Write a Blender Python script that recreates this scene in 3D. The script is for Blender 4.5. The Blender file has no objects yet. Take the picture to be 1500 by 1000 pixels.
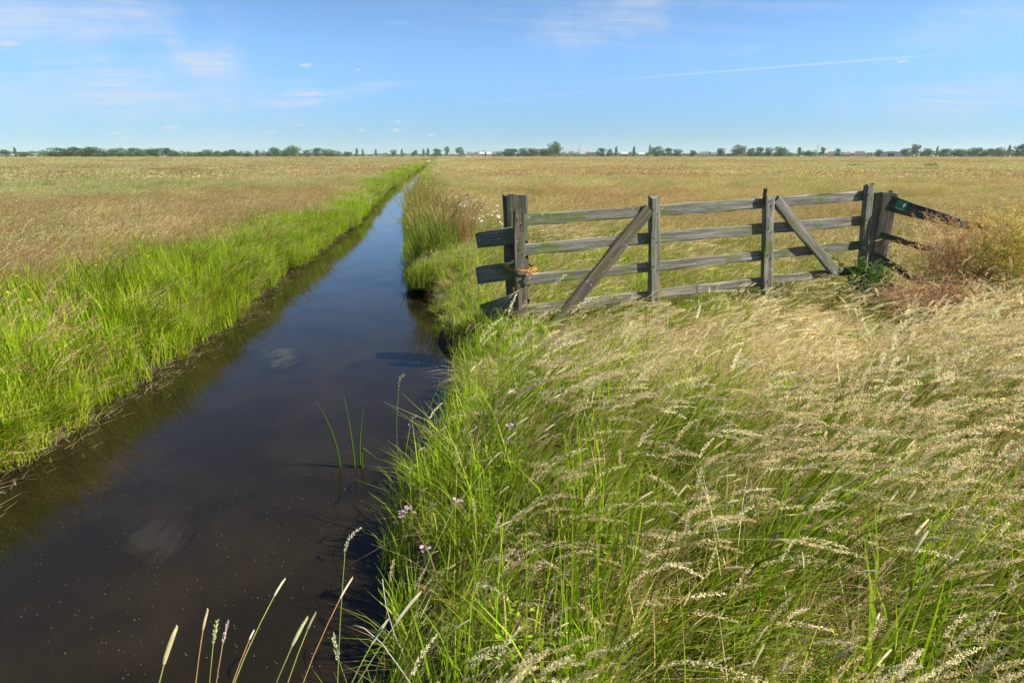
import bpy, math, random
import numpy as np
from mathutils import Matrix, Vector
R = math.radians
random.seed(5)
rng = np.random.default_rng(11)
scene = bpy.context.scene
col = scene.collection

# ------------------------------------------------------------------ camera
cam = bpy.data.cameras.new('camera')
cam.lens = 20.0
cam.sensor_width = 36.0
cam.clip_start = 0.05
cam.clip_end = 9000
camo = bpy.data.objects.new('camera', cam)
col.objects.link(camo)
camo.location = (0, 0, 1.6)
camo.rotation_euler = (R(90 - 18.077), 0, R(-7.152))
scene.camera = camo

# ------------------------------------------------------------------ light
SUN_AZ, SUN_EL = 107.0, 50.0          # clockwise from +Y
sun = bpy.data.lights.new('sun', 'SUN')
sun.energy = 5.0
sun.angle = R(0.53)
sun.color = (1.0, 0.955, 0.88)
suno = bpy.data.objects.new('sun', sun)
col.objects.link(suno)
sd = Vector((math.sin(R(SUN_AZ)) * math.cos(R(SUN_EL)), math.cos(R(SUN_AZ)) * math.cos(R(SUN_EL)), math.sin(R(SUN_EL))))
suno.rotation_euler = sd.to_track_quat('Z', 'Y').to_euler()
suno.location = sd * 60

world = bpy.data.worlds.new('World')
scene.world = world
world.use_nodes = True
world.cycles.sampling_method = 'MANUAL'
world.cycles.sample_map_resolution = 256
scene.view_settings.view_transform = 'Standard'
scene.view_settings.look = 'None'
scene.view_settings.exposure = 1.3
scene.view_settings.gamma = 1.0
scene.view_settings.use_curve_mapping = False
scene.cycles.use_denoising = True
scene.cycles.adaptive_threshold = .02
scene.cycles.max_bounces = 5
scene.cycles.diffuse_bounces = 2
scene.cycles.glossy_bounces = 3
scene.cycles.transmission_bounces = 4
scene.cycles.volume_bounces = 1
scene.cycles.transparent_max_bounces = 6
scene.cycles.caustics_reflective = False
scene.cycles.caustics_refractive = False


class NT:
    """small wrapper to write node trees briefly"""
    def __init__(s, tree):
        s.t = tree
        s.t.nodes.clear()

    def n(s, kind, props=None, **ins):
        nd = s.t.nodes.new(kind)
        for k, v in (props or {}).items():
            setattr(nd, k, v)
        for k, v in ins.items():
            key = int(k[1:]) if k[0] == 'i' and k[1:].isdigit() else k.replace('_', ' ')
            s.put(nd.inputs[key], v)
        return nd

    def put(s, sock, v):
        if isinstance(v, bpy.types.NodeSocket):
            s.t.links.new(v, sock)
        elif isinstance(v, bpy.types.Node):
            s.t.links.new(v.outputs[0], sock)
        else:
            sock.default_value = v

    def m(s, op, a, b=None, c=None, clamp=False):
        nd = s.t.nodes.new('ShaderNodeMath')
        nd.operation = op
        nd.use_clamp = clamp
        s.put(nd.inputs[0], a)
        if b is not None: s.put(nd.inputs[1], b)
        if c is not None: s.put(nd.inputs[2], c)
        return nd.outputs[0]

    def ss(s, x, lo, hi):
        nd = s.t.nodes.new('ShaderNodeMapRange')
        nd.interpolation_type = 'SMOOTHSTEP'
        s.put(nd.inputs['Value'], x)
        nd.inputs['From Min'].default_value = lo
        nd.inputs['From Max'].default_value = hi
        return nd.outputs[0]

    def mix(s, f, a, b, mode='MIX'):
        nd = s.t.nodes.new('ShaderNodeMix')
        nd.data_type = 'RGBA'
        nd.blend_type = mode
        s.put(nd.inputs[0], f)
        s.put(nd.inputs[6], a)
        s.put(nd.inputs[7], b)
        return nd.outputs[2]

    def noise(s, vec, scale, detail=3, rough=.55, dist=0.0):
        nd = s.n('ShaderNodeTexNoise', None, Vector=vec, Scale=scale, Detail=detail, Roughness=rough, Distortion=dist)
        return nd.outputs[0]


def c4(c): return (c[0], c[1], c[2], 1.0)


# ------------------------------------------------------------------ sky (clear summer blue, cirrus, a contrail, small puffs)
w = NT(world.node_tree)
sky = w.n('ShaderNodeTexSky', dict(sky_type='NISHITA', sun_disc=False, sun_elevation=R(SUN_EL), sun_rotation=R(SUN_AZ),
                                  altitude=0, air_density=0.5, dust_density=0.0, ozone_density=3.0))
tc = w.n('ShaderNodeTexCoord')
sep = w.n('ShaderNodeSeparateXYZ', None, Vector=tc.outputs['Generated'])
dx, dy, dz = sep.outputs
az = w.m('MULTIPLY', w.m('ARCTAN2', dx, dy), 57.29578)
el = w.m('MULTIPLY', w.m('ARCSINE', dz), 57.29578)
inv = w.m('DIVIDE', 1.0, w.m('ADD', w.m('MAXIMUM', dz, 0.0), 0.06))
plane = w.n('ShaderNodeCombineXYZ', None, X=w.m('MULTIPLY', dx, inv), Y=w.m('MULTIPLY', dy, inv), Z=0.0)
# long fibres running across the view
rot1 = w.n('ShaderNodeMapping', None, Vector=plane.outputs[0], Rotation=(0, 0, R(-30)), Scale=(.4, 1.7, 1))
fib = w.noise(rot1.outputs[0], 1.6, 7, .62, .5)
fine = w.noise(rot1.outputs[0], 5.0, 6, .65, .8)
cover = w.noise(w.n('ShaderNodeMapping', None, Vector=plane.outputs[0], Location=(3.3, 1.2, 0), Scale=(.5, .5, 1)).outputs[0], .55, 2, .5)
angv = w.n('ShaderNodeCombineXYZ', None, X=az, Y=el, Z=0.0)
warp = w.noise(angv.outputs[0], .22, 4, .6)
warp2 = w.noise(angv.outputs[0], 1.1, 4, .6)
warp3 = w.noise(angv.outputs[0], 2.6, 5, .7)


def blob(a, e, wa, we, tilt=0.0, soft=1.0, wob=.5, src=None):
    """soft ellipse of cloud round a direction, degrees"""
    ca, sa = math.cos(R(tilt)), math.sin(R(tilt))
    u = w.m('SUBTRACT', az, a)
    v = w.m('SUBTRACT', el, e)
    uu = w.m('ADD', w.m('MULTIPLY', u, ca / wa), w.m('MULTIPLY', v, sa / wa))
    vv = w.m('ADD', w.m('MULTIPLY', u, -sa / we), w.m('MULTIPLY', v, ca / we))
    d = w.m('SQRT', w.m('ADD', w.m('MULTIPLY', uu, uu), w.m('MULTIPLY', vv, vv)))
    d = w.m('ADD', d, w.m('MULTIPLY', w.m('SUBTRACT', src or warp, .5), wob * 2))
    return w.ss(d, 1.0, 1.0 - soft)


def total(lst):
    a = lst[0]
    for b in lst[1:]:
        a = w.m('ADD', a, b)
    return a


veil = total([w.m('MULTIPLY', blob(*b), k) for b, k in [
    ((-31, 9.0, 17, 3.6, 4, 1, .8), 1.0), ((-20, 7.4, 5.5, 1.5, 6, 1, .9), .9), ((-5, 6.0, 4.5, .45, 4, 1, .5), .5),
    ((-12, 4.7, 8.5, .9, 7, 1, .8), .8), ((-25, 4.5, 19, 3.4, 3, 1, .7), .85), ((-20, 1.2, 10, 1.6, 0, 1, .6), .6),
    ((17, 11.6, 11, 2.8, 14, 1, .9), .75), ((43, 4.3, 10, 2.4, 3, 1, .9), .6), ((44, 9, 10, 3, 10, 1, .9), .5), ((-3, 11, 2, .3, 6, 1, .5), .35),
    ((28, 8.5, 3, .5, 6, 1, .5), .2)]])
fibm = w.ss(fib, .30, .74)
finm = w.m('ADD', .55, w.m('MULTIPLY', w.ss(fine, .3, .75), .6))
cirrus = w.m('MULTIPLY', w.m('MULTIPLY', veil, w.m('ADD', .25, w.m('MULTIPLY', fibm, .8))), finm)
general = w.m('MULTIPLY', w.m('MULTIPLY', w.ss(cover, .48, .75), w.ss(fib, .42, .8)), .42)
puffs = total([blob(a, e, wa * 1.15, we * 1.15, 4, .95, .75, warp3) for a, e, wa, we in [
    (-31.3, 7.5, .75, .25), (-11.1, 7.4, .62, .2), (-6.7, 7.2, .35, .12), (-22.1, 2.2, .75, .18), (-14.6, 1.95, .55, .14), (-15.9, 2.5, .25, .12),
    (-12.2, 2.55, .5, .13), (-6.8, 2.2, .4, .16), (-3.5, 3.0, .42, .15), (-3.6, 2.25, .5, .2), (-.4, 1.85, .5, .13), (39.0, 6.9, .45, .15), (-26, 1.7, .5, .13)]])
puffs = w.m('ADD', puffs, total([blob(-16.2, 18.0, 2.1, 1.0, 5, .8, .5, warp2), blob(-29.1, 31.5, 3.6, 2.0, 8, .8, .5, warp2)]))
# the contrail: a line from (10.9, 6.1) to (42.7, 7.2) degrees
tr_e = w.m('ADD', w.m('ADD', 5.213, w.m('MULTIPLY', az, .0980)), w.m('MULTIPLY', w.m('MULTIPLY', az, az), -.001232))
tr_d = w.m('ABSOLUTE', w.m('ADD', w.m('SUBTRACT', el, tr_e), w.m('MULTIPLY', w.m('SUBTRACT', warp3, .5), .16)))
trail = w.m('MULTIPLY', w.ss(tr_d, .13, .0), w.m('MULTIPLY', w.ss(az, 6.0, 30.0), w.ss(az, 43.5, 38.0)))
trail2_e = w.m('ADD', 4.268, w.m('MULTIPLY', az, .0927))
trail2 = w.m('MULTIPLY', w.ss(w.m('ABSOLUTE', w.m('SUBTRACT', el, trail2_e)), .14, .0), w.m('MULTIPLY', w.ss(az, -1.0, 8.0), w.ss(az, 22.0, 10.0)))
mask = total([cirrus, general, w.m('MULTIPLY', puffs, .8), w.m('MULTIPLY', trail, .5), w.m('MULTIPLY', trail2, .18)])
mask = w.m('MINIMUM', mask, .85)
air = w.n('ShaderNodeMapRange', dict(interpolation_type='SMOOTHSTEP'), Value=el, From_Min=-1.0, From_Max=10.0, To_Min=.38, To_Max=1.0)
low0 = w.n('ShaderNodeVectorMath', dict(operation='MULTIPLY'), i0=sky.outputs[0], i1=(.95, 1.09, 1.06))
low = w.n('ShaderNodeVectorMath', dict(operation='SCALE'), i0=low0.outputs[0], Scale=air.outputs[0])
cloudy = w.mix(mask, low.outputs[0], (3.35, 3.7, 4.1, 1))
bg = w.n('ShaderNodeBackground', None, Color=cloudy, Strength=.083)
w.n('ShaderNodeOutputWorld', None, Surface=bg.outputs[0])


# ------------------------------------------------------------------ helpers
def tag(o, label=None, cat=None, group=None, kind=None):
    if label: o['label'] = label
    if cat: o['category'] = cat
    if group: o['group'] = group
    if kind: o['kind'] = kind
    return o


def empty(name, loc, label, cat, group=None, rz=0):
    o = bpy.data.objects.new(name, None)
    col.objects.link(o)
    o.location = loc
    o.rotation_euler.z = rz
    o.empty_display_size = .1
    return tag(o, label, cat, group)


def link(name, me, parent=None, loc=None, mat=None):
    o = bpy.data.objects.new(name, me)
    col.objects.link(o)
    if parent: o.parent = parent
    if loc is not None: o.location = loc
    if mat is not None: o.matrix_basis = mat
    return o


def mesh(name, v, f, mat=None, smooth=False, cols=None):
    me = bpy.data.meshes.new(name)
    me.from_pydata([tuple(p) for p in v], [], [tuple(q) for q in f])
    if mat: me.materials.append(mat)
    if cols is not None:
        at = me.color_attributes.new('Col', 'FLOAT_COLOR', 'POINT')
        a = np.ones((len(v), 4), np.float32)
        a[:, :3] = cols
        at.data.foreach_set('color', a.ravel())
    if smooth:
        me.polygons.foreach_set('use_smooth', np.ones(len(me.polygons), bool))
    me.update()
    return me


def material(name):
    m = bpy.data.materials.new(name)
    m.use_nodes = True
    return m, NT(m.node_tree)


def plain(name, c, rough=.6, spec=.3, var=.25, scale=18.0):
    m, t = material(name)
    o = t.n('ShaderNodeTexCoord').outputs['Object']
    n = t.noise(o, scale, 4)
    cc = t.mix(n, c4([x * (1 - var) for x in c]), c4([min(1, x * (1 + var)) for x in c]))
    b = t.n('ShaderNodeBsdfPrincipled', None, Base_Color=cc, Roughness=rough, Specular_IOR_Level=spec)
    t.n('ShaderNodeOutputMaterial', None, Surface=b.outputs[0])
    return m


def fnoise(x, y, s, seed=0):
    """cheap smooth 2-D value noise, 0..1"""
    x = np.asarray(x, float) * s + seed * 17.31
    y = np.asarray(y, float) * s - seed * 9.77
    xi, yi = np.floor(x), np.floor(y)
    fx, fy = x - xi, y - yi
    fx, fy = fx * fx * (3 - 2 * fx), fy * fy * (3 - 2 * fy)
    h = lambda a, b: np.mod(np.abs(np.sin(a * 127.1 + b * 311.7 + seed * 74.7) * 43758.5453), 1.0)
    return (h(xi, yi) * (1 - fx) + h(xi + 1, yi) * fx) * (1 - fy) + (h(xi, yi + 1) * (1 - fx) + h(xi + 1, yi + 1) * fx) * fy


def fbm(x, y, s, seed=0):
    return fnoise(x, y, s, seed) * .5 + fnoise(x, y, s * 2.1, seed + 1) * .3 + fnoise(x, y, s * 4.3, seed + 2) * .2


# grass-like material: colour from the plant itself, tinted per clump
def plant_material(name, transl=.45, inst=True, rough=.7, spec=.1):
    m, t = material(name)
    ca = t.n('ShaderNodeAttribute', dict(attribute_name='Col')).outputs['Color']
    if inst:
        ti = t.n('ShaderNodeAttribute', dict(attribute_name='tint', attribute_type='INSTANCER')).outputs['Color']
        ca = t.mix(1.0, ca, ti, 'MULTIPLY')
    b = t.n('ShaderNodeBsdfPrincipled', None, Base_Color=ca, Roughness=rough, Specular_IOR_Level=spec)
    tr = t.n('ShaderNodeBsdfTranslucent', None, Color=t.mix(1.0, ca, (1.0, 1.0, .75, 1), 'MULTIPLY'))
    mx = t.n('ShaderNodeMixShader', None, i0=transl, i1=b.outputs[0], i2=tr.outputs[0])
    t.n('ShaderNodeOutputMaterial', None, Surface=mx.outputs[0])
    return m


M_GRASS = plant_material('grass')
M_PLANT = plant_material('plant', inst=False)
M_CROWN = plant_material('tree_leaves', .2, False, .7, .15)

# wood, grey and weathered with green algae
def wood(name, light, dark, algae_amt, grain=1.0):
    m, t = material(name)
    o = t.n('ShaderNodeTexCoord').outputs['Object']
    info = t.n('ShaderNodeObjectInfo').outputs['Random']
    off = t.n('ShaderNodeVectorMath', dict(operation='ADD'), i0=o, i1=t.n('ShaderNodeCombineXYZ', None, X=t.m('MULTIPLY', info, 31.0), Y=t.m('MULTIPLY', info, 13.0), Z=0.0).outputs[0]).outputs[0]
    st = t.n('ShaderNodeMapping', None, Vector=off, Scale=(1.6, 34, 34)).outputs[0]
    g = t.noise(st, 1.0, 6, .65, .6)
    st2 = t.n('ShaderNodeMapping', None, Vector=off, Scale=(3.5, 110, 110)).outputs[0]
    g2 = t.noise(st2, 1.0, 4, .6, .3)
    big = t.noise(off, 3.2, 4, .6)
    cr = t.ss(g, .56, .40)
    colr = t.mix(t.ss(g, .3, .72), c4(dark), c4(light))
    colr = t.mix(t.m('MULTIPLY', t.ss(g2, .58, .36), .6), colr, c4([x * .8 for x in dark]))
    alg = t.m('MULTIPLY', t.ss(big, .47, .66), algae_amt)
    colr = t.mix(alg, colr, (.105, .13, .035, 1))
    lich = t.m('MULTIPLY', t.ss(t.noise(off, 26.0, 3, .6), .64, .72), .5)
    colr = t.mix(lich, colr, (.42, .42, .36, 1))
    hgt = t.m('ADD', t.m('MULTIPLY', g, .7), t.m('MULTIPLY', g2, .5))
    bm = t.n('ShaderNodeBump', None, Strength=.75, Distance=.008, Height=hgt)
    b = t.n('ShaderNodeBsdfPrincipled', None, Base_Color=colr, Roughness=.88, Specular_IOR_Level=.15, Normal=bm.outputs[0])
    t.n('ShaderNodeOutputMaterial', None, Surface=b.outputs[0])
    return m


M_WOOD = wood('weathered_wood', (.29, .275, .225), (.10, .092, .072), .9)
M_POST = wood('old_post_wood', (.15, .14, .11), (.045, .041, .032), .7)
M_HINGE = wood('hinge_post_wood', (.21, .19, .15), (.08, .07, .054), .5)
M_BRACE = wood('brown_wood', (.19, .155, .12), (.06, .046, .036), .35)

# ------------------------------------------------------------------ ground with the ditch cut into it
WATER = -0.40


def lerp(y, tab):
    return np.interp(y, [a for a, b in tab], [b for a, b in tab])


def edge_l(y):
    y = np.asarray(y, float)
    b = lerp(y, [(-60, -3.0), (3.7, -3.02), (4.7, -2.98), (6.2, -2.74), (7.4, -2.66), (10.8, -2.8), (13.7, -2.65), (17.8, -2.45), (25, -2.85), (35, -3.1), (58, -3.1), (110, -2.8), (600, -2.8)])
    return b + (fnoise(y, 0, 1.1, 3) - .5) * .22 + (fnoise(y, 0, 3.3, 4) - .5) * .1


def edge_r(y):
    y = np.asarray(y, float)
    b = lerp(y, [(-60, -.6), (.6, -.85), (1.2, -.5), (1.8, -.28), (2.6, -.28), (3.9, .04), (5, .06), (7, -.14), (10.5, -.42), (13.5, -.5), (17.7, -.75), (25, -.95), (35, -1.0), (58, -1.2), (110, -1.1), (600, -1.1)])
    return b + (fnoise(y, 5, 1.3, 7) - .5) * .16


def ground_z(x, y):
    """height of the ground"""
    x = np.asarray(x, float); y = np.asarray(y, float)
    dl = edge_l(y) - x
    dr = x - edge_r(y)
    base = (fbm(x, y, .35, 21) - .5) * .14
    d = np.maximum(dl, dr)
    prof = np.interp(d, [-3, -.7, -.25, 0, .14, .4, .8], [-1.0, -.95, -.62, WATER, WATER + .2, -.05, 0])
    fade = np.clip((d - .1) / .6, 0, 1)
    far = np.clip((np.hypot(x, y) - 120) / 100, 0, 1)
    return prof + base * fade * (1 - far)


ys = np.unique(np.concatenate([np.arange(-3, 12, .15), np.arange(12, 30, .4), np.arange(30, 80, 2), np.arange(80, 620, 20), [-60, -30, -15, -8, -5, 640, 700, 900, 1400, 2200]]))
offl = [1800, 1000, 500, 250, 120, 60, 40, 28, 20, 15, 11, 8, 6, 4.5, 3.5, 2.7, 2.1, 1.6, 1.2, .8, .55, .4, .25, .14, .06, 0, -.12, -.25, -.45, -.7]
V, FQ = [], []
nx = 2 * len(offl)
for y in ys:
    l, r_ = float(edge_l(y)), float(edge_r(y))
    xs = [l - o for o in offl] + [r_ + o for o in reversed(offl)]
    zs = ground_z(xs, [y] * nx)
    for x, z in zip(xs, zs):
        V.append((x, y, 0 if y > 605 else z))
for j in range(len(ys) - 1):
    for i in range(nx - 1):
        a = j * nx + i
        FQ.append((a, a + 1, a + nx + 1, a + nx))
mg, t = material('ground_soil_and_turf')
gpos = t.n('ShaderNodeNewGeometry').outputs['Position']
n1 = t.noise(t.n('ShaderNodeMapping', None, Vector=gpos, Scale=(.6, .25, 1)).outputs[0], .05, 5, .6)
n2 = t.noise(gpos, 9.0, 5, .65)
n3 = t.noise(t.n('ShaderNodeMapping', None, Vector=gpos, Scale=(.35, 1.2, 1)).outputs[0], .012, 4, .55)
field = t.mix(t.ss(n1, .35, .65), (.215, .155, .075, 1), (.165, .165, .05, 1))
field = t.mix(t.ss(n3, .45, .65), field, (.235, .18, .10, 1))
soil = t.mix(n2, (.05, .045, .018, 1), (.115, .1, .04, 1))
mud = t.mix(n2, (.018, .013, .009, 1), (.05, .038, .022, 1))
zz = t.n('ShaderNodeSeparateXYZ', None, Vector=gpos).outputs[2]
yy = t.n('ShaderNodeVectorMath', dict(operation='LENGTH'), i0=gpos).outputs['Value']
near = t.mix(t.ss(zz, -.36, -.12), mud, soil)
gc = t.mix(t.ss(yy, 40, 160), near, field)
bmp = t.n('ShaderNodeBump', None, Strength=.6, Distance=.03, Height=n2)
b = t.n('ShaderNodeBsdfPrincipled', None, Base_Color=gc, Roughness=.95, Specular_IOR_Level=.1, Normal=bmp.outputs[0])
t.n('ShaderNodeOutputMaterial', None, Surface=b.outputs[0])
ground = link('ground', mesh('ground', V, FQ, mg, True))
tag(ground, 'flat polder meadow ground with a ditch cut through it', 'ground', kind='structure')

# water
mw, t = material('peat_water')
p = t.n('ShaderNodeNewGeometry').outputs['Position']
rip = t.noise(t.n('ShaderNodeMapping', None, Vector=p, Scale=(1.0, .6, 1)).outputs[0], 2.2, 3, .5, .3)
rip2 = t.noise(t.n('ShaderNodeMapping', None, Vector=p, Rotation=(0, 0, .3), Scale=(1, .45, 1)).outputs[0], 11.0, 3, .55)
calm = t.ss(t.noise(p, .45, 2), .4, .62)
hgt = t.m('ADD', t.m('MULTIPLY', rip, .5), t.m('MULTIPLY', t.m('MULTIPLY', rip2, calm), .16))
bmp = t.n('ShaderNodeBump', None, Strength=.16, Distance=.06, Height=hgt)
silt = t.noise(p, 1.4, 5, .6, .4)
wc = t.mix(t.ss(silt, .35, .7), (.0085, .0062, .0028, 1), (.0150, .0104, .0048, 1))
b = t.n('ShaderNodeBsdfPrincipled', None, Base_Color=wc, Roughness=.03, IOR=1.333, Specular_IOR_Level=.5, Normal=bmp.outputs[0])
t.n('ShaderNodeOutputMaterial', None, Surface=b.outputs[0])
V, FQ = [], []
wy = [y for y in ys if -60 <= y <= 620]
for y in wy:
    V += [(float(edge_l(y)) - .3, y, WATER), (float(edge_r(y)) + .3, y, WATER)]
for j in range(len(wy) - 1):
    FQ.append((2 * j, 2 * j + 1, 2 * j + 3, 2 * j + 2))
tag(link('water', mesh('water', V, FQ, mw)), 'dark peaty water lying still in the ditch', 'water', kind='structure')


# ------------------------------------------------------------------ grass builders
class Geo:
    def __init__(s):
        s.v, s.f, s.c, s.k = [], [], [], 0

    def add(s, v, f, c):
        """v (n,3), f list of index arrays (m,3|4), c (n,3)"""
        v = np.asarray(v)
        for q in f:
            if len(q): s.f += (np.asarray(q) + s.k).tolist()
        s.v.append(v); s.c.append(np.broadcast_to(c, v.shape)); s.k += len(v)

    def mesh(s, name, mat):
        return mesh(name, np.concatenate(s.v), s.f, mat, False, np.concatenate(s.c))


def U(lo, hi, n): return rng.uniform(lo, hi, n)


def palette(cols, n, jit=.14):
    c = np.array(cols)[rng.integers(0, len(cols), n)]
    return np.clip(c * (1 + rng.normal(0, jit, (n, 1))) * (1 + rng.normal(0, .025, (n, 3))), .004, .9)


def curve(root, h, ang, bend, ts):
    """points (n,k,3) of stems that lean towards ang and droop"""
    ts = np.asarray(ts)[None, :]
    hh = h[:, None]
    out = hh * bend[:, None] * ts ** 2
    up = hh * (ts - .32 * np.minimum(bend[:, None], 1.6) * ts ** 2.4)
    P = np.zeros((len(h), ts.shape[1], 3))
    P[..., 0] = root[:, 0:1] + np.cos(ang)[:, None] * out
    P[..., 1] = root[:, 1:2] + np.sin(ang)[:, None] * out
    P[..., 2] = root[:, 2:3] + up
    return P


def disc(n, r):
    a, q = U(0, 6.283, n), np.sqrt(U(0, 1, n)) * r
    return np.stack([q * np.cos(a), q * np.sin(a), np.full(n, -.03)], 1)


def blades(g, root, h, w, bend, sig, cols, wind=0.0, jit=.16):
    n = len(h)
    ang = wind + rng.normal(0, sig, n)
    ts = [0, .34, .7, 1.0]
    P = curve(root, h, ang, bend, ts)
    fa = U(0, 6.283, n)
    side = np.stack([np.cos(fa), np.sin(fa), np.zeros(n)], 1)
    vs = []
    for k, wk in enumerate((.8, 1.0, .7)):
        vs += [P[:, k] - side * (w * wk / 2)[:, None], P[:, k] + side * (w * wk / 2)[:, None]]
    vs.append(P[:, 3])
    v = np.stack(vs, 1)
    i = np.arange(n)[:, None] * 7
    c = palette(cols, n, jit)
    tip = np.ones((7, 1)); tip[6] = 1.12
    g.add(v.reshape(-1, 3), [i + [0, 1, 3, 2], i + [2, 3, 5, 4], i + [4, 5, 6]], (c[:, None, :] * tip[None]).reshape(-1, 3))


def stems(g, root, h, bend, ang, w, cols):
    n = len(h)
    ts = [0, .4, .75, 1.0]
    P = curve(root, h, ang, bend, ts)
    fa = U(0, 6.283, n)
    side = np.stack([np.cos(fa), np.sin(fa), np.zeros(n)], 1) * w / 2
    v = np.stack([q for k in range(4) for q in (P[:, k] - side, P[:, k] + side)], 1)
    i = np.arange(n)[:, None] * 8
    c = palette(cols, n, .12)
    g.add(v.reshape(-1, 3), [i + [0, 1, 3, 2], i + [2, 3, 5, 4], i + [4, 5, 7, 6]], np.repeat(c, 8, 0))
    d = P[:, 3] - P[:, 2]
    return P[:, 3], d / np.linalg.norm(d, axis=1)[:, None]


def plumes(g, tip, d, length, rad, m, sl, sw, cols, droop=.5, ang=None, jit=.15):
    """seed heads: m little spikelets set round an axis that carries on from the stem"""
    n = len(tip)
    tt = np.tile(np.linspace(0, 1, m), (n, 1)) + rng.normal(0, .5 / m, (n, m))
    L = length[:, None] * tt
    hx = np.cos(ang)[:, None]; hy = np.sin(ang)[:, None]
    ax = tip[:, None, :] + d[:, None, :] * L[..., None]
    dr = droop * length[:, None] * tt ** 2
    ax = ax + np.stack([hx * dr * .7, hy * dr * .7, -dr * .9], -1)
    prof = (np.clip(tt + .06, 0, 1) ** .45) * (np.clip(1.06 - tt, 0, 1) ** .7) * 1.5
    o = rng.normal(0, 1, (n, m, 3))
    o /= np.linalg.norm(o, axis=2)[..., None]
    pos = ax + o * (rad * prof * U(.3, 1, (n, m)))[..., None]
    dirv = d[:, None, :] * 1.0 + o * .55 + rng.normal(0, .25, (n, m, 3))
    dirv[..., 2] -= droop * tt
    dirv /= np.linalg.norm(dirv, axis=2)[..., None]
    pr = np.cross(dirv, rng.normal(0, 1, (n, m, 3)))
    pr /= np.linalg.norm(pr, axis=2)[..., None] + 1e-6
    sll = sl * U(.7, 1.3, (n, m, 1)); sww = sw * U(.7, 1.3, (n, m, 1))
    v = np.stack([pos - dirv * sll * .5, pos + pr * sww * .5, pos + dirv * sll * .5, pos - pr * sww * .5], 2)
    c = palette(cols, n, jit)[:, None, :] * (1 + rng.normal(0, .16, (n, m, 1)))
    i = np.arange(n * m)[:, None] * 4
    g.add(v.reshape(-1, 3), [i + [0, 1, 2, 3]], np.repeat(np.clip(c, .01, .9).reshape(-1, 3), 4, 0))


def spikes(g, tip, d, length, rad, cols, ang, droop=.2, sides=6, fuzz=50):
    """cylindrical timothy heads"""
    n = len(tip)
    ts = np.array([0, .05, .2, .45, .7, .88, .97, 1.0]); pr = np.array([.15, .62, .95, 1, .95, .75, .45, .05])
    k = len(ts)
    up = np.array([0, 0, 1.0])
    a = np.cross(d, up + rng.normal(0, .1, (n, 3))); a /= np.linalg.norm(a, axis=1)[:, None]
    b_ = np.cross(d, a)
    ax = tip[:, None] + d[:, None] * (length[:, None] * ts)[..., None]
    dr = droop * length[:, None] * ts ** 2
    ax = ax + np.stack([np.cos(ang)[:, None] * dr, np.sin(ang)[:, None] * dr, -dr], -1)
    th = np.arange(sides) / sides * 6.283
    ring = a[:, None, None] * np.cos(th)[None, None, :, None] + b_[:, None, None] * np.sin(th)[None, None, :, None]
    rr = rad[:, None, None, None] * pr[None, :, None, None] * U(.88, 1.12, (n, k, sides, 1))
    v = ax[:, :, None] + ring * rr
    f = []
    base = np.arange(n)[:, None] * k * sides
    for q in range(k - 1):
        for s in range(sides):
            s2 = (s + 1) % sides
            f.append(base + [q * sides + s, q * sides + s2, (q + 1) * sides + s2, (q + 1) * sides + s])
    c = palette(cols, n, .1)[:, None, None, :] * (1 + rng.normal(0, .12, (n, k, sides, 1)))
    g.add(v.reshape(-1, 3), f, np.clip(c, .01, .9).reshape(-1, 3))
    if fuzz:
        plumes(g, tip, d, length, rad.mean() * 1.0, fuzz, .006, .0016, cols, droop, ang)


GREEN = [(.185, .245, .012), (.15, .215, .010), (.225, .27, .018), (.12, .19, .012), (.265, .285, .035)]
LUSH = [(.23, .345, .010), (.275, .38, .014), (.18, .29, .010), (.32, .40, .03)]
DARKG = [(.06, .13, .02), (.075, .15, .025), (.05, .11, .018)]
STRAW = [(.47, .37, .15), (.53, .43, .20), (.40, .30, .12), (.48, .40, .16)]
PINK = [(.43, .275, .15), (.49, .325, .18), (.37, .225, .12), (.45, .33, .16)]
CREAM = [(.64, .54, .32), (.58, .48, .27), (.69, .60, .39), (.55, .43, .24)]
RUST = [(.33, .17, .085), (.38, .22, .11), (.28, .15, .08)]
SRC = {}


def source(coll, maker):
    c = SRC.setdefault(coll, bpy.data.collections.new('source_' + coll))
    g = Geo()
    maker(g)
    k = len(c.objects)
    o = bpy.data.objects.new('%s_source_%02d' % (coll, k), g.mesh(coll, M_GRASS))
    c.objects.link(o)


def tuft(n, r, hlo, hhi, wlo, whi, blo, bhi, sig, cols, dry=None, dryn=0):
    def f(g):
        blades(g, disc(n, r), U(hlo, hhi, n), U(wlo, whi, n), U(blo, bhi, n), sig, cols)
        if dryn: blades(g, disc(dryn, r), U(hlo, hhi, dryn) * .9, U(wlo, whi, dryn) * .8, U(blo, bhi, dryn) * 1.3, sig * 1.5, dry)
    return f


def plume_bunch(n, r, hlo, hhi, blo, bhi, m, ln, rad, sl, sw, cols, stemc, sw_stem=.0018, droop=.6, extra=0):
    def f(g):
        root = disc(n, r)
        ang = rng.normal(0, .4, n)
        h = U(hlo, hhi, n)
        bd = U(blo, bhi, n)
        tip, d = stems(g, root, h, bd, ang, sw_stem, stemc)
        plumes(g, tip, d, U(*ln, n), rad, m, sl, sw, cols, droop, ang)
        if extra: blades(g, disc(extra, r), U(.25, .5, extra), U(.003, .005, extra), U(.3, 1, extra), .7, GREEN)
    return f


def spike_bunch(n, r, hlo, hhi, blo, bhi, cols, stemc):
    def f(g):
        root = disc(n, r); ang = rng.normal(0, .4, n); h = U(hlo, hhi, n)
        tip, d = stems(g, root, h, U(blo, bhi, n), ang, .002, stemc)
        spikes(g, tip, d, U(.05, .095, n), U(.0035, .005, n), cols, ang, .12, 6, 44)
    return f


# --- near sources
N = {}


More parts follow.
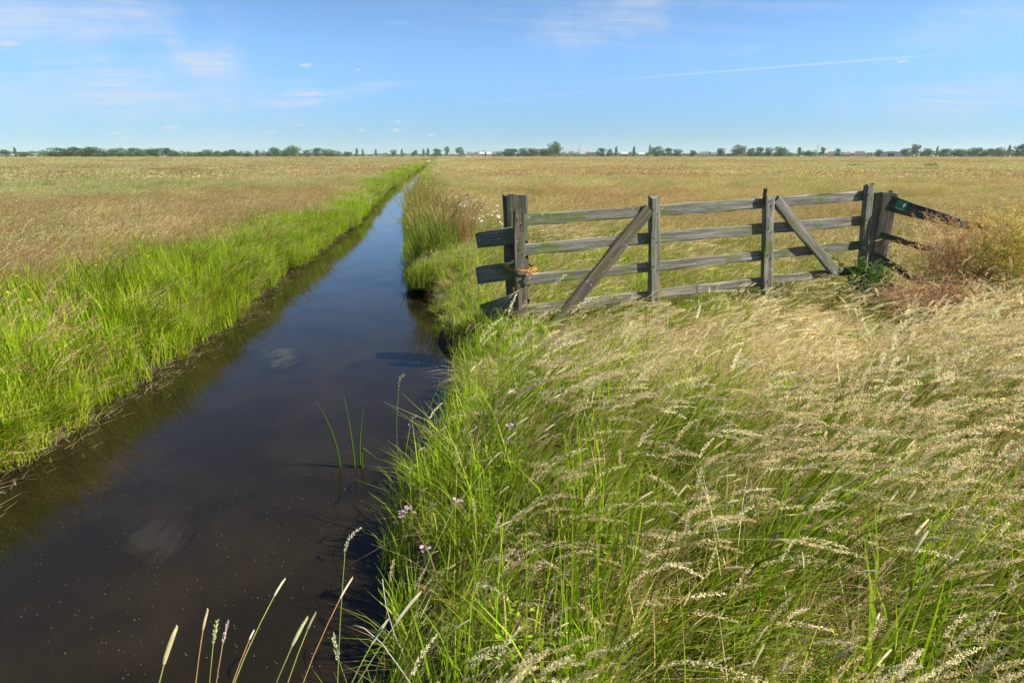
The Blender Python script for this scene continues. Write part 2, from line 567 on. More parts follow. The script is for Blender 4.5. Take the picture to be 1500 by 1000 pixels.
def reg(coll, key, makers):
    c = SRC.get(coll)
    s = len(c.objects) if c else 0
    for mk in makers: source(coll, mk)
    N[coll, key] = (s, len(makers))


reg('near', 'green', [tuft(30, .09, .28, .58, .0035, .0065, .25, .95, .55, GREEN, STRAW, 4) for _ in range(4)])
reg('near', 'lush', [tuft(26, .09, .22, .62, .005, .011, .04, .42, 3.0, LUSH, STRAW, 2) for _ in range(5)])
reg('near', 'dry', [tuft(30, .10, .22, .50, .0025, .0045, .5, 1.5, .6, STRAW + PINK, GREEN, 5) for _ in range(4)])
reg('near', 'thatch', [tuft(40, .14, .10, .24, .0025, .0045, .8, 2.4, 2.0, STRAW + RUST + PINK, GREEN, 14) for _ in range(3)])
reg('near', 'short', [tuft(46, .13, .12, .28, .003, .005, .3, 1.2, 1.4, LUSH + GREEN, STRAW, 6) for _ in range(3)])
reg('near', 'plume', [plume_bunch(9, .13, .55, .90, .35, .85, 140, (.11, .18), .0175, .0098, .0033, CREAM, STRAW + GREEN, droop=.28) for _ in range(5)])
reg('near', 'plume_pink', [plume_bunch(10, .13, .36, .62, .15, .6, 48, (.07, .12), .016, .0095, .0036, PINK + PINK + CREAM, STRAW, droop=.22) for _ in range(5)])
reg('near', 'airy', [plume_bunch(5, .10, .50, .82, .3, .8, 54, (.11, .17), .022, .008, .0028, CREAM + PINK, GREEN, droop=.7) for _ in range(3)])
reg('near', 'spike', [spike_bunch(3, .10, .55, .82, .3, .75, [(.52, .46, .26), (.46, .42, .22), (.55, .46, .28)], GREEN + STRAW) for _ in range(4)])
reg('near', 'pale', [tuft(14, .07, .40, .72, .003, .005, .4, .9, .5, CREAM + STRAW) for _ in range(2)])


def leafy(g):
    n = 46
    p = disc(n, .09); p[:, 2] = U(.03, .34, n)
    a = U(0, 6.28, n); ln = U(.012, .03, n)
    d = np.stack([np.cos(a), np.sin(a), U(-.2, .7, n)], 1); s = np.stack([-np.sin(a), np.cos(a), U(-.2, .2, n)], 1)
    v = np.stack([p, p + d * (ln * .5)[:, None] + s * (ln * .28)[:, None], p + d * ln[:, None], p + d * (ln * .5)[:, None] - s * (ln * .28)[:, None]], 1)
    i = np.arange(n)[:, None] * 4
    g.add(v.reshape(-1, 3), [i + [0, 1, 2, 3]], np.repeat(palette(GREEN + LUSH, n), 4, 0))


reg('near', 'leafy', [leafy for _ in range(2)])
reg('near', 'broad', [tuft(16, .08, .40, .75, .007, .012, .35, .8, .45, GREEN[3:4] + GREEN[:2] + LUSH[2:3]) for _ in range(3)])
reg('near', 'blond', [tuft(44, .15, .14, .36, .0025, .0045, .5, 1.8, 1.2, CREAM + PINK + PINK + STRAW[1:2], GREEN, 3) for _ in range(4)])

# --- meadow patches, coarser with distance
def patch(rad, nb, bw, nh, m, sl, sw, hcols, bcols, hh=(.30, .52), bh=(.18, .42), hrad=.018, hl=(.08, .14), stw=.003):
    def f(g):
        blades(g, disc(nb, rad), U(*bh, nb), U(*bw, nb), U(.1, .75, nb), 1.3, bcols)
        root = disc(nh, rad); ang = rng.normal(0, .5, nh)
        tip, d = stems(g, root, U(*hh, nh), U(.2, .75, nh), ang, stw, STRAW)
        plumes(g, tip, d, U(*hl, nh), hrad, m, sl, sw, hcols, .4, ang)
    return f


MIX = GREEN + GREEN + STRAW
reg('mid', 'pink', [patch(.6, 300, (.004, .008), 210, 9, .02, .007, PINK + PINK + CREAM[1:2], MIX) for _ in range(4)])
reg('mid', 'green', [patch(.6, 420, (.004, .008), 40, 9, .02, .007, CREAM + STRAW, GREEN + LUSH) for _ in range(3)])
reg('mid', 'straw', [patch(.6, 320, (.004, .008), 150, 9, .02, .007, STRAW + CREAM, MIX) for _ in range(3)])
reg('mid', 'lush', [patch(.4, 260, (.007, .012), 4, 9, .02, .006, STRAW, LUSH, bh=(.22, .6)) for _ in range(3)])
reg('far', 'pink', [patch(2.0, 420, (.015, .03), 420, 4, .07, .03, PINK + PINK + CREAM[1:2], MIX, hrad=.05, stw=.008) for _ in range(4)])
reg('far', 'green', [patch(2.0, 620, (.015, .03), 80, 4, .07, .03, CREAM + STRAW, GREEN + GREEN + LUSH, hrad=.05, stw=.008) for _ in range(3)])
reg('far', 'straw', [patch(2.0, 420, (.015, .03), 300, 4, .07, .03, STRAW + CREAM, MIX, hrad=.05, stw=.008) for _ in range(3)])
reg('vast', 'pink', [patch(7.0, 700, (.05, .10), 900, 3, .18, .08, PINK + PINK + CREAM[1:2], MIX, hrad=.08, stw=.02, bh=(.2, .4)) for _ in range(3)])
reg('vast', 'green', [patch(7.0, 1000, (.05, .10), 200, 3, .18, .08, CREAM + STRAW, GREEN, hrad=.08, stw=.02, bh=(.2, .4)) for _ in range(2)])
reg('vast', 'straw', [patch(7.0, 700, (.05, .10), 640, 3, .18, .08, STRAW + CREAM, MIX, hrad=.08, stw=.02, bh=(.2, .4)) for _ in range(2)])


def scatter(name, coll, pts, rot, scl, idx, tint, label, cat):
    me = bpy.data.meshes.new(name)
    n = len(pts)
    me.vertices.add(n)
    me.vertices.foreach_set('co', np.asarray(pts, np.float32).ravel())
    for nm, ty, key, arr in (('rot', 'FLOAT_VECTOR', 'vector', rot), ('scl', 'FLOAT_VECTOR', 'vector', scl), ('tint', 'FLOAT_VECTOR', 'vector', tint), ('idx', 'INT', 'value', idx)):
        a = me.attributes.new(nm, ty, 'POINT')
        a.data.foreach_set(key, np.ascontiguousarray(arr, np.int32 if ty == 'INT' else np.float32).ravel())
    o = link(name, me)
    ng = bpy.data.node_groups.new(name + '_scatter', 'GeometryNodeTree')
    ng.interface.new_socket('Geometry', in_out='INPUT', socket_type='NodeSocketGeometry')
    ng.interface.new_socket('Geometry', in_out='OUTPUT', socket_type='NodeSocketGeometry')
    q = NT(ng)
    gi = q.n('NodeGroupInput'); go = q.n('NodeGroupOutput')
    ci = q.n('GeometryNodeCollectionInfo')
    ci.inputs['Collection'].default_value = SRC[coll]
    ci.inputs['Separate Children'].default_value = True
    ci.inputs['Reset Children'].default_value = True
    iop = q.n('GeometryNodeInstanceOnPoints')
    iop.inputs['Pick Instance'].default_value = True

    def named(nm, ty):
        nd = q.n('GeometryNodeInputNamedAttribute', dict(data_type=ty))
        nd.inputs['Name'].default_value = nm
        return nd.outputs['Attribute']
    e2r = q.n('FunctionNodeEulerToRotation')
    L = ng.links.new
    L(named('rot', 'FLOAT_VECTOR'), e2r.inputs[0])
    L(gi.outputs[0], iop.inputs['Points'])
    L(ci.outputs[0], iop.inputs['Instance'])
    L(named('idx', 'INT'), iop.inputs['Instance Index'])
    L(e2r.outputs[0], iop.inputs['Rotation'])
    L(named('scl', 'FLOAT_VECTOR'), iop.inputs['Scale'])
    L(iop.outputs[0], go.inputs[0])
    md = o.modifiers.new('scatter', 'NODES')
    md.node_group = ng
    tag(o, label, cat, kind='stuff')
    return o


def pick(coll, keys, probs):
    """one source index per point; probs (n, k)"""
    probs = np.clip(np.asarray(probs, float), 0, None)
    probs = probs / probs.sum(1, keepdims=True)
    u = rng.uniform(0, 1, len(probs))[:, None]
    which = (u > np.cumsum(probs, 1)).sum(1).clip(0, len(keys) - 1)
    st = np.array([N[coll, k][0] for k in keys]); ct = np.array([N[coll, k][1] for k in keys])
    return st[which] + (rng.uniform(0, 1, len(which)) * ct[which]).astype(int), which


def wedge(n_per_m2, r0, r1, half=56.0, back=1.5):
    """random points over the sector in front of the camera, between two distances"""
    half = R(half)
    area = half * (r1 * r1 - r0 * r0)
    n = int(area * n_per_m2)
    r = np.sqrt(rng.uniform(r0 * r0, r1 * r1, n))
    a = rng.uniform(-half, half, n) + R(7.15)
    x = r * np.sin(a); y = r * np.cos(a) - back
    k = np.hypot(x, y) > .0
    return x[k], y[k]


def greenness(x, y):
    """0 = reddish ripe heads, 1 = green"""
    g = fbm(x * .5, y, .05, 41) * .6 + fbm(x * .3, y, .012, 51) * .55
    d_ = np.clip(edge_l(y) - x, 0, 999)
    warm = np.where(d_ > 0, np.exp(-d_ / 7.0) * np.exp(-np.asarray(y) / 45.0), 0)
    return np.clip((g - .56) * 5.5 + .5 + .16 * (x < -3) - .9 * warm, 0, 1)


def base_tint(x, y, amp=.12, big=.35):
    n = len(x)
    t_ = 1 + (fbm(x, y, .3, 61) - .5)[:, None] * big + rng.normal(0, amp, (n, 1))
    return np.clip(t_ * (1 + rng.normal(0, .02, (n, 3))), .5, 1.6)


def rots(n, sig, tilt=.06):
    return np.stack([rng.normal(0, tilt, n), rng.normal(0, tilt, n), rng.normal(0, sig, n)], 1)


def scales(n, lo, hi):
    s = U(lo, hi, n)
    return np.stack([s * U(.9, 1.1, n), s * np.where(rng.random(n) < .5, -1, 1) * U(.9, 1.1, n), s * U(.85, 1.2, n)], 1)


# ---- right-hand verge, near
def verge():
    x, y = wedge(135, .9, 11.5, 60)
    dr = x - edge_r(y)
    dens = np.interp(np.hypot(x, y), [0, 4, 7, 11], [1, 1, .75, .5])
    keep = (dr > .02) & (np.hypot(x, y) > .75) & (rng.random(len(x)) < dens)
    # the worn strip in the gateway stays lower
    x, y, dr = x[keep], y[keep], dr[keep]
    n = len(x)
    gate = (y - 5.185) * .982 - (x - .744) * .19          # >0 behind the gate
    behind = np.clip(gate / .4 + .3, 0, 1)
    dist = np.hypot(x, y)
    bank = np.clip(1 - dr / .9, 0, 1)
    dryz = np.exp(-(((x - 3.0) / 1.9) ** 2 + ((y - 4.0) / 1.0) ** 2))
    nz = fbm(x, y, .9, 71)
    nz2 = fbm(x * .8 + y * .5, y * .9 - x * .3, .8, 171)
    ryt = np.clip((x - .85) / 1.6, 0, 1)
    P = {
        'green': (.9 + .5 * nz) * (1 - .95 * dryz),
        'lush': .12 + 1.6 * bank * (1 - behind * .3) + .12 * behind,
        'dry': (.15 + .7 * ryt) * (1 - behind) + 1.2 * dryz + .5 * behind,
        'thatch': .35 + .8 * dryz * (1 - behind),
        'short': .6 + 2.4 * behind,
        'plume': (.4 + 4.6 * ryt * np.clip((nz2 - .36) * 3.2, .12, 1)) * (1 - .85 * behind) * (1 - .5 * dryz),
        'plume_pink': .08 + .8 * dryz + 1.1 * behind,
        'airy': (.3 + .45 * bank) * (1 - behind * .8),
        'spike': (.20 + .22 * (1 - ryt)) * (1 - behind) * (1 - dryz),
        'pale': .3 * ryt * (1 - behind) + .1 + .2 * dryz,
        'broad': .35 * (1 - behind) * (1 - dryz),
        'blond': 3.6 * dryz * (1 - behind) + .3 * ryt * (1 - behind),
        'leafy': .10 * (1 - behind) * (1 - dryz),
    }
    keys = list(P)
    idx, which = pick('near', keys, np.stack([np.broadcast_to(P[k], (n,)) for k in keys], 1))
    z = ground_z(x, y)
    s = scales(n, .75, 1.15)
    front = np.clip(1.25 - np.abs(gate + .45) / 1.1, 0, 1) * np.clip((x - .1) / .5, 0, 1)
    tall = np.isin(which, [keys.index(k) for k in ('plume', 'airy', 'spike', 'plume_pink', 'pale')])
    s[tall] *= np.interp(dist[tall], [.8, 1.6, 2.4], [.62, .82, 1.0])[:, None]
    lowz = np.clip(1 - .45 * dryz - .35 * behind, .4, 1)
    s[:, 2] *= np.where(tall, np.maximum(lowz, .7), lowz)
    t_ = base_tint(x, y) * (1.12 + .2 * dryz)[:, None]
    rt = rots(n, .35)
    hang = (rng.random(n) < bank * .6) & ~tall
    rt[:, 2] += np.where(hang, U(1.0, 5.2, n), 0)       # some bank tufts hang over the water
    s *= np.where(tall, .92, np.interp(dr, [0, .25, .5], [.55, .8, 1.0]))[:, None]
    post = np.exp(-(((x - 5.1) / .5) ** 2 + ((y - 5.9) / .5) ** 2))
    s[:, 2] *= (1 - .55 * post) * (1 - .42 * front)
    s[tall, 2] *= 1 - .2 * front[tall]
    s[tall, 0] *= 1 - .3 * front[tall]
    scatter('verge_grass', 'near', np.stack([x, y, z], 1), rt, s, idx, t_, 'tall windblown verge grass with pale seed heads filling the right foreground', 'grass')


verge()


# ---- left bank and meadow, near
def left_near():
    x, y = wedge(64, 2.5, 14.5, 60)
    ey = 1.5 + 13.5 * rng.random(2600) ** 1.4           # extra tufts right down to the water
    x = np.concatenate([x, edge_l(ey) - np.abs(rng.normal(0, .28, 2600))]); y = np.concatenate([y, ey])
    dl = edge_l(y) - x
    dist = np.hypot(x, y)
    keep = (dl > .0) & (rng.random(len(x)) < np.interp(dist, [0, 5, 9, 14], [1, 1, .8, .6]))
    x, y, dl = x[keep], y[keep], dl[keep]
    # bays of bare mud and thin growth break the edge
    gap = fbm(x * .6, y, 1.0, 181)
    kk = (dl > .55) | (gap > .36) | (rng.random(len(x)) < .22)
    x, y, dl = x[kk], y[kk], dl[kk]
    n = len(x)
    bank = np.clip(1.45 - dl / 1.35 + (fbm(x, y, .7, 81) - .5) * 1.9, 0, 1)
    gr = greenness(x, y)
    P = {'lush': 3.4 * bank + .15, 'green': .8, 'broad': .5 * bank, 'pale': .12, 'airy': .10, 'plume_pink': 2.6 * (1 - bank) + .22, 'dry': .55 * (1 - bank), 'short': .5, 'leafy': .12 * bank}
    keys = list(P)
    idx, which = pick('near', keys, np.stack([np.broadcast_to(P[k], (n,)) for k in keys], 1))
    s = scales(n, .72, 1.1)
    s[:, 2] *= np.interp(dl, [0, .25, .6, 1.5], [.62, .9, 1.0, .92]) * (.55 + .85 * fbm(x, y, 1.1, 191))
    tl = base_tint(x, y) * (1 + (fbm(x, y, .55, 201) - .5) * .9)[:, None] * np.array([[1.05, 1.0, .9]])
    scatter('left_bank_grass', 'near', np.stack([x, y, ground_z(x, y)], 1), rots(n, .5), s, idx, tl,
            'bright green grass on the left bank passing into reddish seed heads', 'grass')


left_near()


def meadow(coll, name, r0, r1, dens, lo, hi, label, lush=False):
    x, y = wedge(dens, r0, r1, 54, 0)
    dl = edge_l(y) - x; dr = x - edge_r(y)
    mrg = {'mid': .55, 'far': 1.6, 'vast': 5.0}[coll]
    keep = (np.maximum(dl, dr) > mrg)
    x, y, dl, dr = x[keep], y[keep], dl[keep], dr[keep]
    n = len(x)
    g = greenness(x, y)
    side = np.clip(1 - np.minimum(np.where(dl > 0, dl, 99) / 1.5, np.where(dr > 0, dr, 99) / 5.5), 0, 1)
    g = np.clip(g + side * .7, 0, 1)
    nz = fbm(x, y, .05, 91)
    keys = ['pink', 'green', 'straw']
    idx, which = pick(coll, keys, np.stack([(1 - g) ** 1.2 * 1.2 + .05, g ** 1.5 * 1.1 + .04, .35 + .9 * (1 - np.abs(2 * g - 1)) * nz], 1))
    red = ((fbm(x * .6, y, .035, 131) - .5) * 1.6)[:, None] * np.array([[.16, -.10, -.12]])
    t_ = np.where(x > 0, 1.03, .93)[:, None] * np.array([[.97, 1.0, .88]]) * (1 + red) * base_tint(x, y, *{'mid': (.06, .3), 'far': (.035, .15), 'vast': (.02, .06)}[coll])
    s = scales(n, lo, hi)
    scatter(name, coll, np.stack([x, y, ground_z(x, y)], 1), rots(n, .5, .02), s, idx, t_, label, 'grass')


meadow('mid', 'meadow_grass', 10.0, 42.0, 2.6, .8, 1.1, 'reddish and green meadow grass in the middle of the field')
meadow('far', 'far_meadow_grass', 38.0, 160.0, .28, .8, 1.15, 'tan meadow grass of the far field')
meadow('vast', 'distant_meadow_grass', 150.0, 640.0, .018, .8, 1.15, 'tan and green grass near the horizon')


# lush fringe along both banks farther off
def fringe():
    pts = []
    for side, y0 in (('l', 9.0), ('r', 8.5)):
        y = y0 + (150 - y0) * rng.random(2600) ** 1.7
        k = len(y)
        off = np.abs(rng.normal(0, 1, k)) * np.interp(y, [8, 20, 60, 150], [.38, .40, .5, .8]) * (.5 + 1.2 * fnoise(y, 9, .35, 15)) * (1.0 if side == 'l' else .6) + .06
        x = edge_l(y) - off if side == 'l' else edge_r(y) + off
        pts.append(np.stack([x, y, np.full(k, 1.0 if side == 'l' else 0.0)], 1))
    p_ = np.concatenate(pts)
    x, y, sd_ = p_.T
    n = len(x)
    idx, _ = pick('mid', ['lush', 'green'], np.stack([np.where(sd_ > 0, 1, .5), np.where(sd_ > 0, .15, .5)], 1))
    s = scales(n, .55, 1.1) * np.interp(y, [8, 30, 150], [.62, .9, 1.5])[:, None]
    s[:, 2] *= np.interp(y, [8, 30, 150], [1.1, .85, .55])
    scatter('bank_fringe_grass', 'mid', np.stack([x, y, ground_z(x, y)], 1), rots(n, .6, .05), s, idx, base_tint(x, y, .08),
            'lush green grass fringing both edges of the ditch into the distance', 'grass')


fringe()


# small things strewn on the water
def specks():
    g = Geo()
    n = 2600
    y = 1.6 + 10 * rng.random(n) ** 1.6
    u = rng.random(n)
    l, r_ = edge_l(y) + .15, edge_r(y) - .1
    x = l + (r_ - l) * u
    drift = fbm(x * 1.4 + y * .5, y * .5, .9, 33)
    k = rng.random(n) < np.clip((drift - .42) * 5, .07, 1)
    x, y = x[k], y[k]; n = len(x)
    rad = U(.0006, .0019, n)
    a = np.arange(5) / 5 * 6.283
    v = np.stack([x[:, None] + rad[:, None] * np.cos(a) * U(.6, 1.4, (n, 5)), y[:, None] + rad[:, None] * np.sin(a) * U(.6, 1.4, (n, 5)), np.full((n, 5), WATER + .0025)], -1)
    i = np.arange(n)[:, None] * 5
    g.add(v.reshape(-1, 3), [i + [0, 1, 2, 3, 4]], np.repeat(palette([(.5, .48, .42), (.4, .36, .28), (.55, .55, .5)], n), 5, 0))
    tag(link('floating_specks', g.mesh('floating_specks', M_PLANT)), 'pale specks of pollen and fluff floating on the dark water', 'pollen', kind='stuff')


specks()


def litter():
    g = Geo()
    n = 2600
    y = 1.5 + 26 * rng.random(n) ** 1.3
    x = edge_l(y) + np.abs(rng.normal(0, .10, n)) * np.interp(y, [0, 8, 20], [1, 1.3, 2]) * (.4 + 1.3 * fnoise(y, 3, .8, 12)) - .03
    ln = U(.03, .16, n)
    a = rng.normal(1.55, .6, n)
    d = np.stack([np.cos(a), np.sin(a), rng.normal(0, .04, n)], 1) * ln[:, None]
    s_ = np.stack([-np.sin(a), np.cos(a), np.zeros(n)], 1) * U(.0015, .0045, n)[:, None]
    p_ = np.stack([x, y, WATER + .006 + U(0, .014, n)], 1)
    v = np.stack([p_ - s_, p_ + s_, p_ + d + s_ * .5, p_ + d - s_ * .5], 1)
    i = np.arange(n)[:, None] * 4
    g.add(v.reshape(-1, 3), [i + [0, 1, 2, 3]], np.repeat(palette([(.21, .17, .09), (.15, .12, .06), (.28, .23, .14), (.10, .10, .03), (.11, .08, .045)], n), 4, 0))
    tag(link('reed_litter', g.mesh('reed_litter', M_PLANT)), 'brown dead stems and scum washed along the left waterline', 'plant litter', kind='stuff')


litter()

# ------------------------------------------------------------------ timber
GA = Vector((.744, 5.185, 0))
GT = Vector((.9818, .1898, 0))         # along the gate, latch to hinge
GN = Vector((-.1898, .9818, 0))        # away from the viewer


def timber(name, p0, p1, wide, thick, side, mat, parent, base, seg=26, seed=0, taper=1.0, wobble=.006, split=0.0, ragged=.02):
    """a board from p0 to p1; 'side' is its thin direction. Local X runs along the grain"""
    p0, p1 = Vector(p0), Vector(p1)
    X = (p1 - p0); ln = X.length; X.normalize()
    Z = (Vector(side) - X * Vector(side).dot(X)).normalized()
    Y = Z.cross(X)
    rg = np.random.default_rng(seed + 100)
    prof = [(-.5, -.5), (-.5 + .12, -.5), (0, -.5), (.5 - .12, -.5), (.5, -.5), (.5, 0), (.5, .5), (.5 - .12, .5), (0, .5), (-.5 + .12, .5), (-.5, .5), (-.5, 0)]
    # rounded arrises
    prof = [(u * (1 - .03 * (abs(v) > .4 and abs(u) > .4)), v * (1 - .12 * (abs(u) > .45 and abs(v) > .4))) for u, v in prof]
    k = len(prof)
    ph = rg.uniform(0, 6.28, (k, 3)); fr = rg.uniform(1.0, 6, (k, 3))
    c1, c2 = rg.uniform(-1, 1, 2)
    V, F = [], []
    for i in range(seg + 1):
        q = i / seg
        for j, (u, v) in enumerate(prof):
            ww = wide * (1 + (taper - 1) * q)
            n_ = sum(math.sin(fr[j, m] * q * ln * 2 + ph[j, m]) for m in range(3)) / 3
            x = q * ln
            if i == 0: x += rg.uniform(-ragged, ragged * .3)
            if i == seg: x += rg.uniform(-ragged * .3, ragged)
            y = u * ww + n_ * wobble * (1.6 if abs(u) > .4 else .2) + math.sin(q * 3.14) * c1 * .008
            z = v * thick + n_ * wobble * (.7 if abs(v) > .4 else .2) + math.sin(q * 3.14) * c2 * .006
            if split and abs(u) < .1 and i >= seg - 3: x -= split * (i - seg + 4) / 4; z *= .8
            V.append((x, y, z))
    for i in range(seg):
        for j in range(k):
            a, b2 = i * k + j, i * k + (j + 1) % k
            F.append((a, b2, b2 + k, a + k))
    F.append(tuple(range(k - 1, -1, -1)))
    F.append(tuple(seg * k + j for j in range(k)))
    me = mesh(name, V, F, mat)
    M = Matrix(((X.x, Y.x, Z.x, p0.x - base.x), (X.y, Y.y, Z.y, p0.y - base.y), (X.z, Y.z, Z.z, p0.z - base.z), (0, 0, 0, 1)))
    return link(name, me, parent, None, M)


def gp(s_, z, off=0.0):
    return GA + GT * s_ + GN * off + Vector((0, 0, z))


gate_base = gp(2.0, 0)
gate = empty('field_gate', gate_base, 'weathered grey wooden field gate with four rails and two diagonal braces', 'gate')
RAILS = [(-.02, 1.045, 3.99, 1.178, .105), (-.02, .776, 4.06, .905, .108), (-.01, .492, 4.12, .632, .098), (0, .199, 4.15, .345, .095)]
for i, (s0, z0, s1, z1, wd) in enumerate(RAILS):
    timber('rail', gp(s0, z0), gp(s1, z1), wd, .032, GN, M_WOOD, gate, gate_base, 40, 10 + i, 1.0, .0045)
UP = [(-.052, 1.13, .0, -.15, .105, -.052, .30), (1.318, 1.215, 1.40, .18, .105, -.048, 0), (2.66, 1.185, 2.82, .12, .115, -.050, .03), (3.985, 1.285, 4.16, .10, .098, -.046, 0)]
for i, (s0, z0, s1, z1, wd, off, spl) in enumerate(UP):
    o = timber('upright', gp(s1, z1, off), gp(s0, z0, off), wd, .062, GN, M_WOOD if i else M_BRACE, gate, gate_base, 22, 20 + i, .96, .005, .05 if spl else 0, .03)
    if i == 0: o['label'] = 'split brown upright at the latch end, tied with twine'
m_nail = plain('rusty_iron', (.09, .055, .04), .7, .3, .3, 60)
for (s0, z0, s1, z1, wd, off, spl) in UP:
    for (a0, b0, a1, b1, rw) in RAILS:
        zr = b0 + (b1 - b0) * ((s0 + s1) / 2 - a0) / (a1 - a0)
        q = (z0 - zr) / (z0 - z1)
        c = gp(s0 + (s1 - s0) * q, zr, off - .031)
        for du, dv in ((-.022, .02), (.02, -.022)):
            v_, f_ = [], []
            for k in range(6):
                a = k * 1.047
                for dd, rr in ((.004, .0085), (-.006, .006)):
                    v_.append(tuple(c + GT * (du + rr * math.cos(a)) + Vector((0, 0, dv + rr * math.sin(a))) + GN * dd - gate_base))
            f_ = [tuple(2 * k + 1 for k in range(6))] + [(2 * k, 2 * ((k + 1) % 6), 2 * ((k + 1) % 6) + 1, 2 * k + 1) for k in range(6)]
            link('bolt', mesh('bolt', v_, f_, m_nail), gate)
# a splinter standing up on the third upright
timber('splinter', gp(2.625, 1.12, -.05), gp(2.607, 1.275, -.05), .018, .05, GN, M_POST, gate, gate_base, 8, 51, .35, .003)
timber('brace', gp(.215, -.10, -.052), gp(1.262, 1.105, -.050), .125, .05, GN, M_BRACE, gate, gate_base, 30, 31, .95, .007)['label'] = 'long brown diagonal brace'
timber('brace', gp(3.70, .37, -.050), gp(2.75, 1.165, -.052), .11, .045, GN, M_WOOD, gate, gate_base, 26, 32, .95, .006)['label'] = 'short grey diagonal brace'

# latch post with the stub of its wing fence
pb = gp(.02, 0, .20)
lp = empty('gate_post_with_wing_boards', pb, 'thick dark old gate post with three short grey wing boards beside the ditch', 'fence')
timber('post', gp(.055, -.3, .20), gp(-.005, 1.245, .20), .20, .17, GN, M_POST, lp, pb, 24, 41, .98, .006, 0, .025)
wd_ = Vector((-.926, .377, 0)); wn = Vector((.377, .926, 0))
P0 = GA + GN * .085 - GT * .04
for i, (a0, z0, a1, z1, wd) in enumerate([(-.03, .905, .37, .84, .152), (-.03, .572, .375, .503, .165), (-.03, .265, .315, .135, .185)]):
    timber('wing_board', P0 + wd_ * a0 + Vector((0, 0, z0)), P0 + wd_ * a1 + Vector((0, 0, z1)), wd, .035, wn, M_WOOD, lp, pb, 14, 60 + i, 1.0, .004, 0, .006)

# hinge post with its wing fence running off to the right
hb = Vector((4.98, 6.03, 0))
hp = empty('leaning_post_with_wing_rails', hb, 'thick dark leaning hinge post with four broken rails sloping right into brown weeds', 'fence')
rx = Vector((math.sin(R(99.15)), math.cos(R(99.15)), 0)); rn = Vector((-rx.y, rx.x, 0))
hp0 = Vector((4.90, 5.95, 0))
timber('post', hp0 + rx * .095 + rn * .1 + Vector((0, 0, -.3)), hp0 + rx * .082 + rn * .1 + Vector((0, 0, 1.20)), .205, .20, rn, M_HINGE, hp, hb, 24, 42, 1.0, .006, 0, .03)
Q = Vector((4.95, 5.83, 0)); wd2 = Vector((.919, -.393, 0)); wn2 = Vector((.393, .919, 0))
for i, (a0, z0, a1, z1, wd, tp) in enumerate([(-.03, 1.10, .93, .84, .15, .62), (-.05, .752, .45, .61, .062, .85), (-.07, .52, .42, .24, .072, .9), (-.05, .21, .42, .07, .115, 1.0)]):
    timber('wing_rail', Q + wd2 * a0 + Vector((0, 0, z0)), Q + wd2 * a1 + Vector((0, 0, z1)), wd, .04, wn2, M_POST, hp, hb, 20, 70 + i, tp, .008, .04, .03)


# green plaque on the top wing rail
m_green = plain('green_enamel', (.012, .16, .05), .45, .5, .12, 40)
m_white = plain('white_enamel', (.78, .8, .76), .5, .4, .05, 40)
sx, sn = wd2 * .962 + Vector((0, 0, -.262)), -wn2
sx.normalize()
sc = Q + wd2 * .066 + Vector((0, 0, 1.083)) + sn * .030
sy = sn.cross(sx).normalized()
if sy.z < 0: sy = -sy


def plate(name, cx, cy, ww, hh, out, th, mat, parent, base, n=0):
    c = sc + sx * cx + sy * cy + sn * out
    ring = []
    if n:
        ring = [(math.cos(6.283 * k / n) * ww / 2, math.sin(6.283 * k / n) * hh / 2) for k in range(n)]
    else:
        r0 = .008
        for qx, qy, a0 in ((1, 1, 0), (-1, 1, 90), (-1, -1, 180), (1, -1, 270)):
            for k in range(4):
                a = R(a0 + 30 * k)
                ring.append((qx * (ww / 2 - r0) + math.cos(a) * r0, qy * (hh / 2 - r0) + math.sin(a) * r0))
    V = [tuple(c + sx * a + sy * b2 + sn * d - base) for d in (0, th) for a, b2 in ring]
    k = len(ring)
    F = [tuple(range(k))[::-1], tuple(range(k, 2 * k))] + [(j, (j + 1) % k, k + (j + 1) % k, k + j) for j in range(k)]
    return link(name, mesh(name, V, F, mat), parent)


sg = empty('waymark_plaque', sc, 'small green plaque with a white emblem on the top wing rail', 'sign')
plate('plate', 0, 0, .118, .098, 0, .004, m_green, sg, sc)
plate('emblem', .027, .012, .026, .04, .005, .001, m_white, sg, sc, 14)
plate('emblem_stalk', .027, -.014, .006, .022, .005, .001, m_white, sg, sc, 6)
plate('edge_line', 0, -.036, .094, .004, .005, .001, m_white, sg, sc, 8)
for q in (-.048, .048): plate('screw', q, .038, .006, .006, .0045, .002, plain('screw_steel', (.3, .3, .28), .4), sg, sc, 6)


# tubes
def tube(pts, r, sides=6, close=False):
    pts = [Vector(p_) for p_ in pts]
    V, F = [], []
    n = len(pts)
    up = Vector((.13, .21, .97)).normalized()
    for i in range(n):
        a, b2 = pts[max(0, i - 1)], pts[min(n - 1, i + 1)]
        d = (b2 - a).normalized() if (b2 - a).length > 1e-6 else Vector((0, 0, 1))
        if abs(d.dot(up)) > .95: up = Vector((.9, .1, .2)).normalized()
        s_ = d.cross(up).normalized(); u_ = s_.cross(d)
        rr = r[i] if isinstance(r, (list, np.ndarray)) else r
        for k in range(sides):
            t_ = 6.283 * k / sides
            V.append(tuple(pts[i] + s_ * math.cos(t_) * rr + u_ * math.sin(t_) * rr))
    for i in range(n - 1):
        for k in range(sides):
            k2 = (k + 1) % sides
            F.append((i * sides + k, i * sides + k2, (i + 1) * sides + k2, (i + 1) * sides + k))
    F.append(tuple(range(sides))[::-1]); F.append(tuple((n - 1) * sides + k for k in range(sides)))
    return V, F


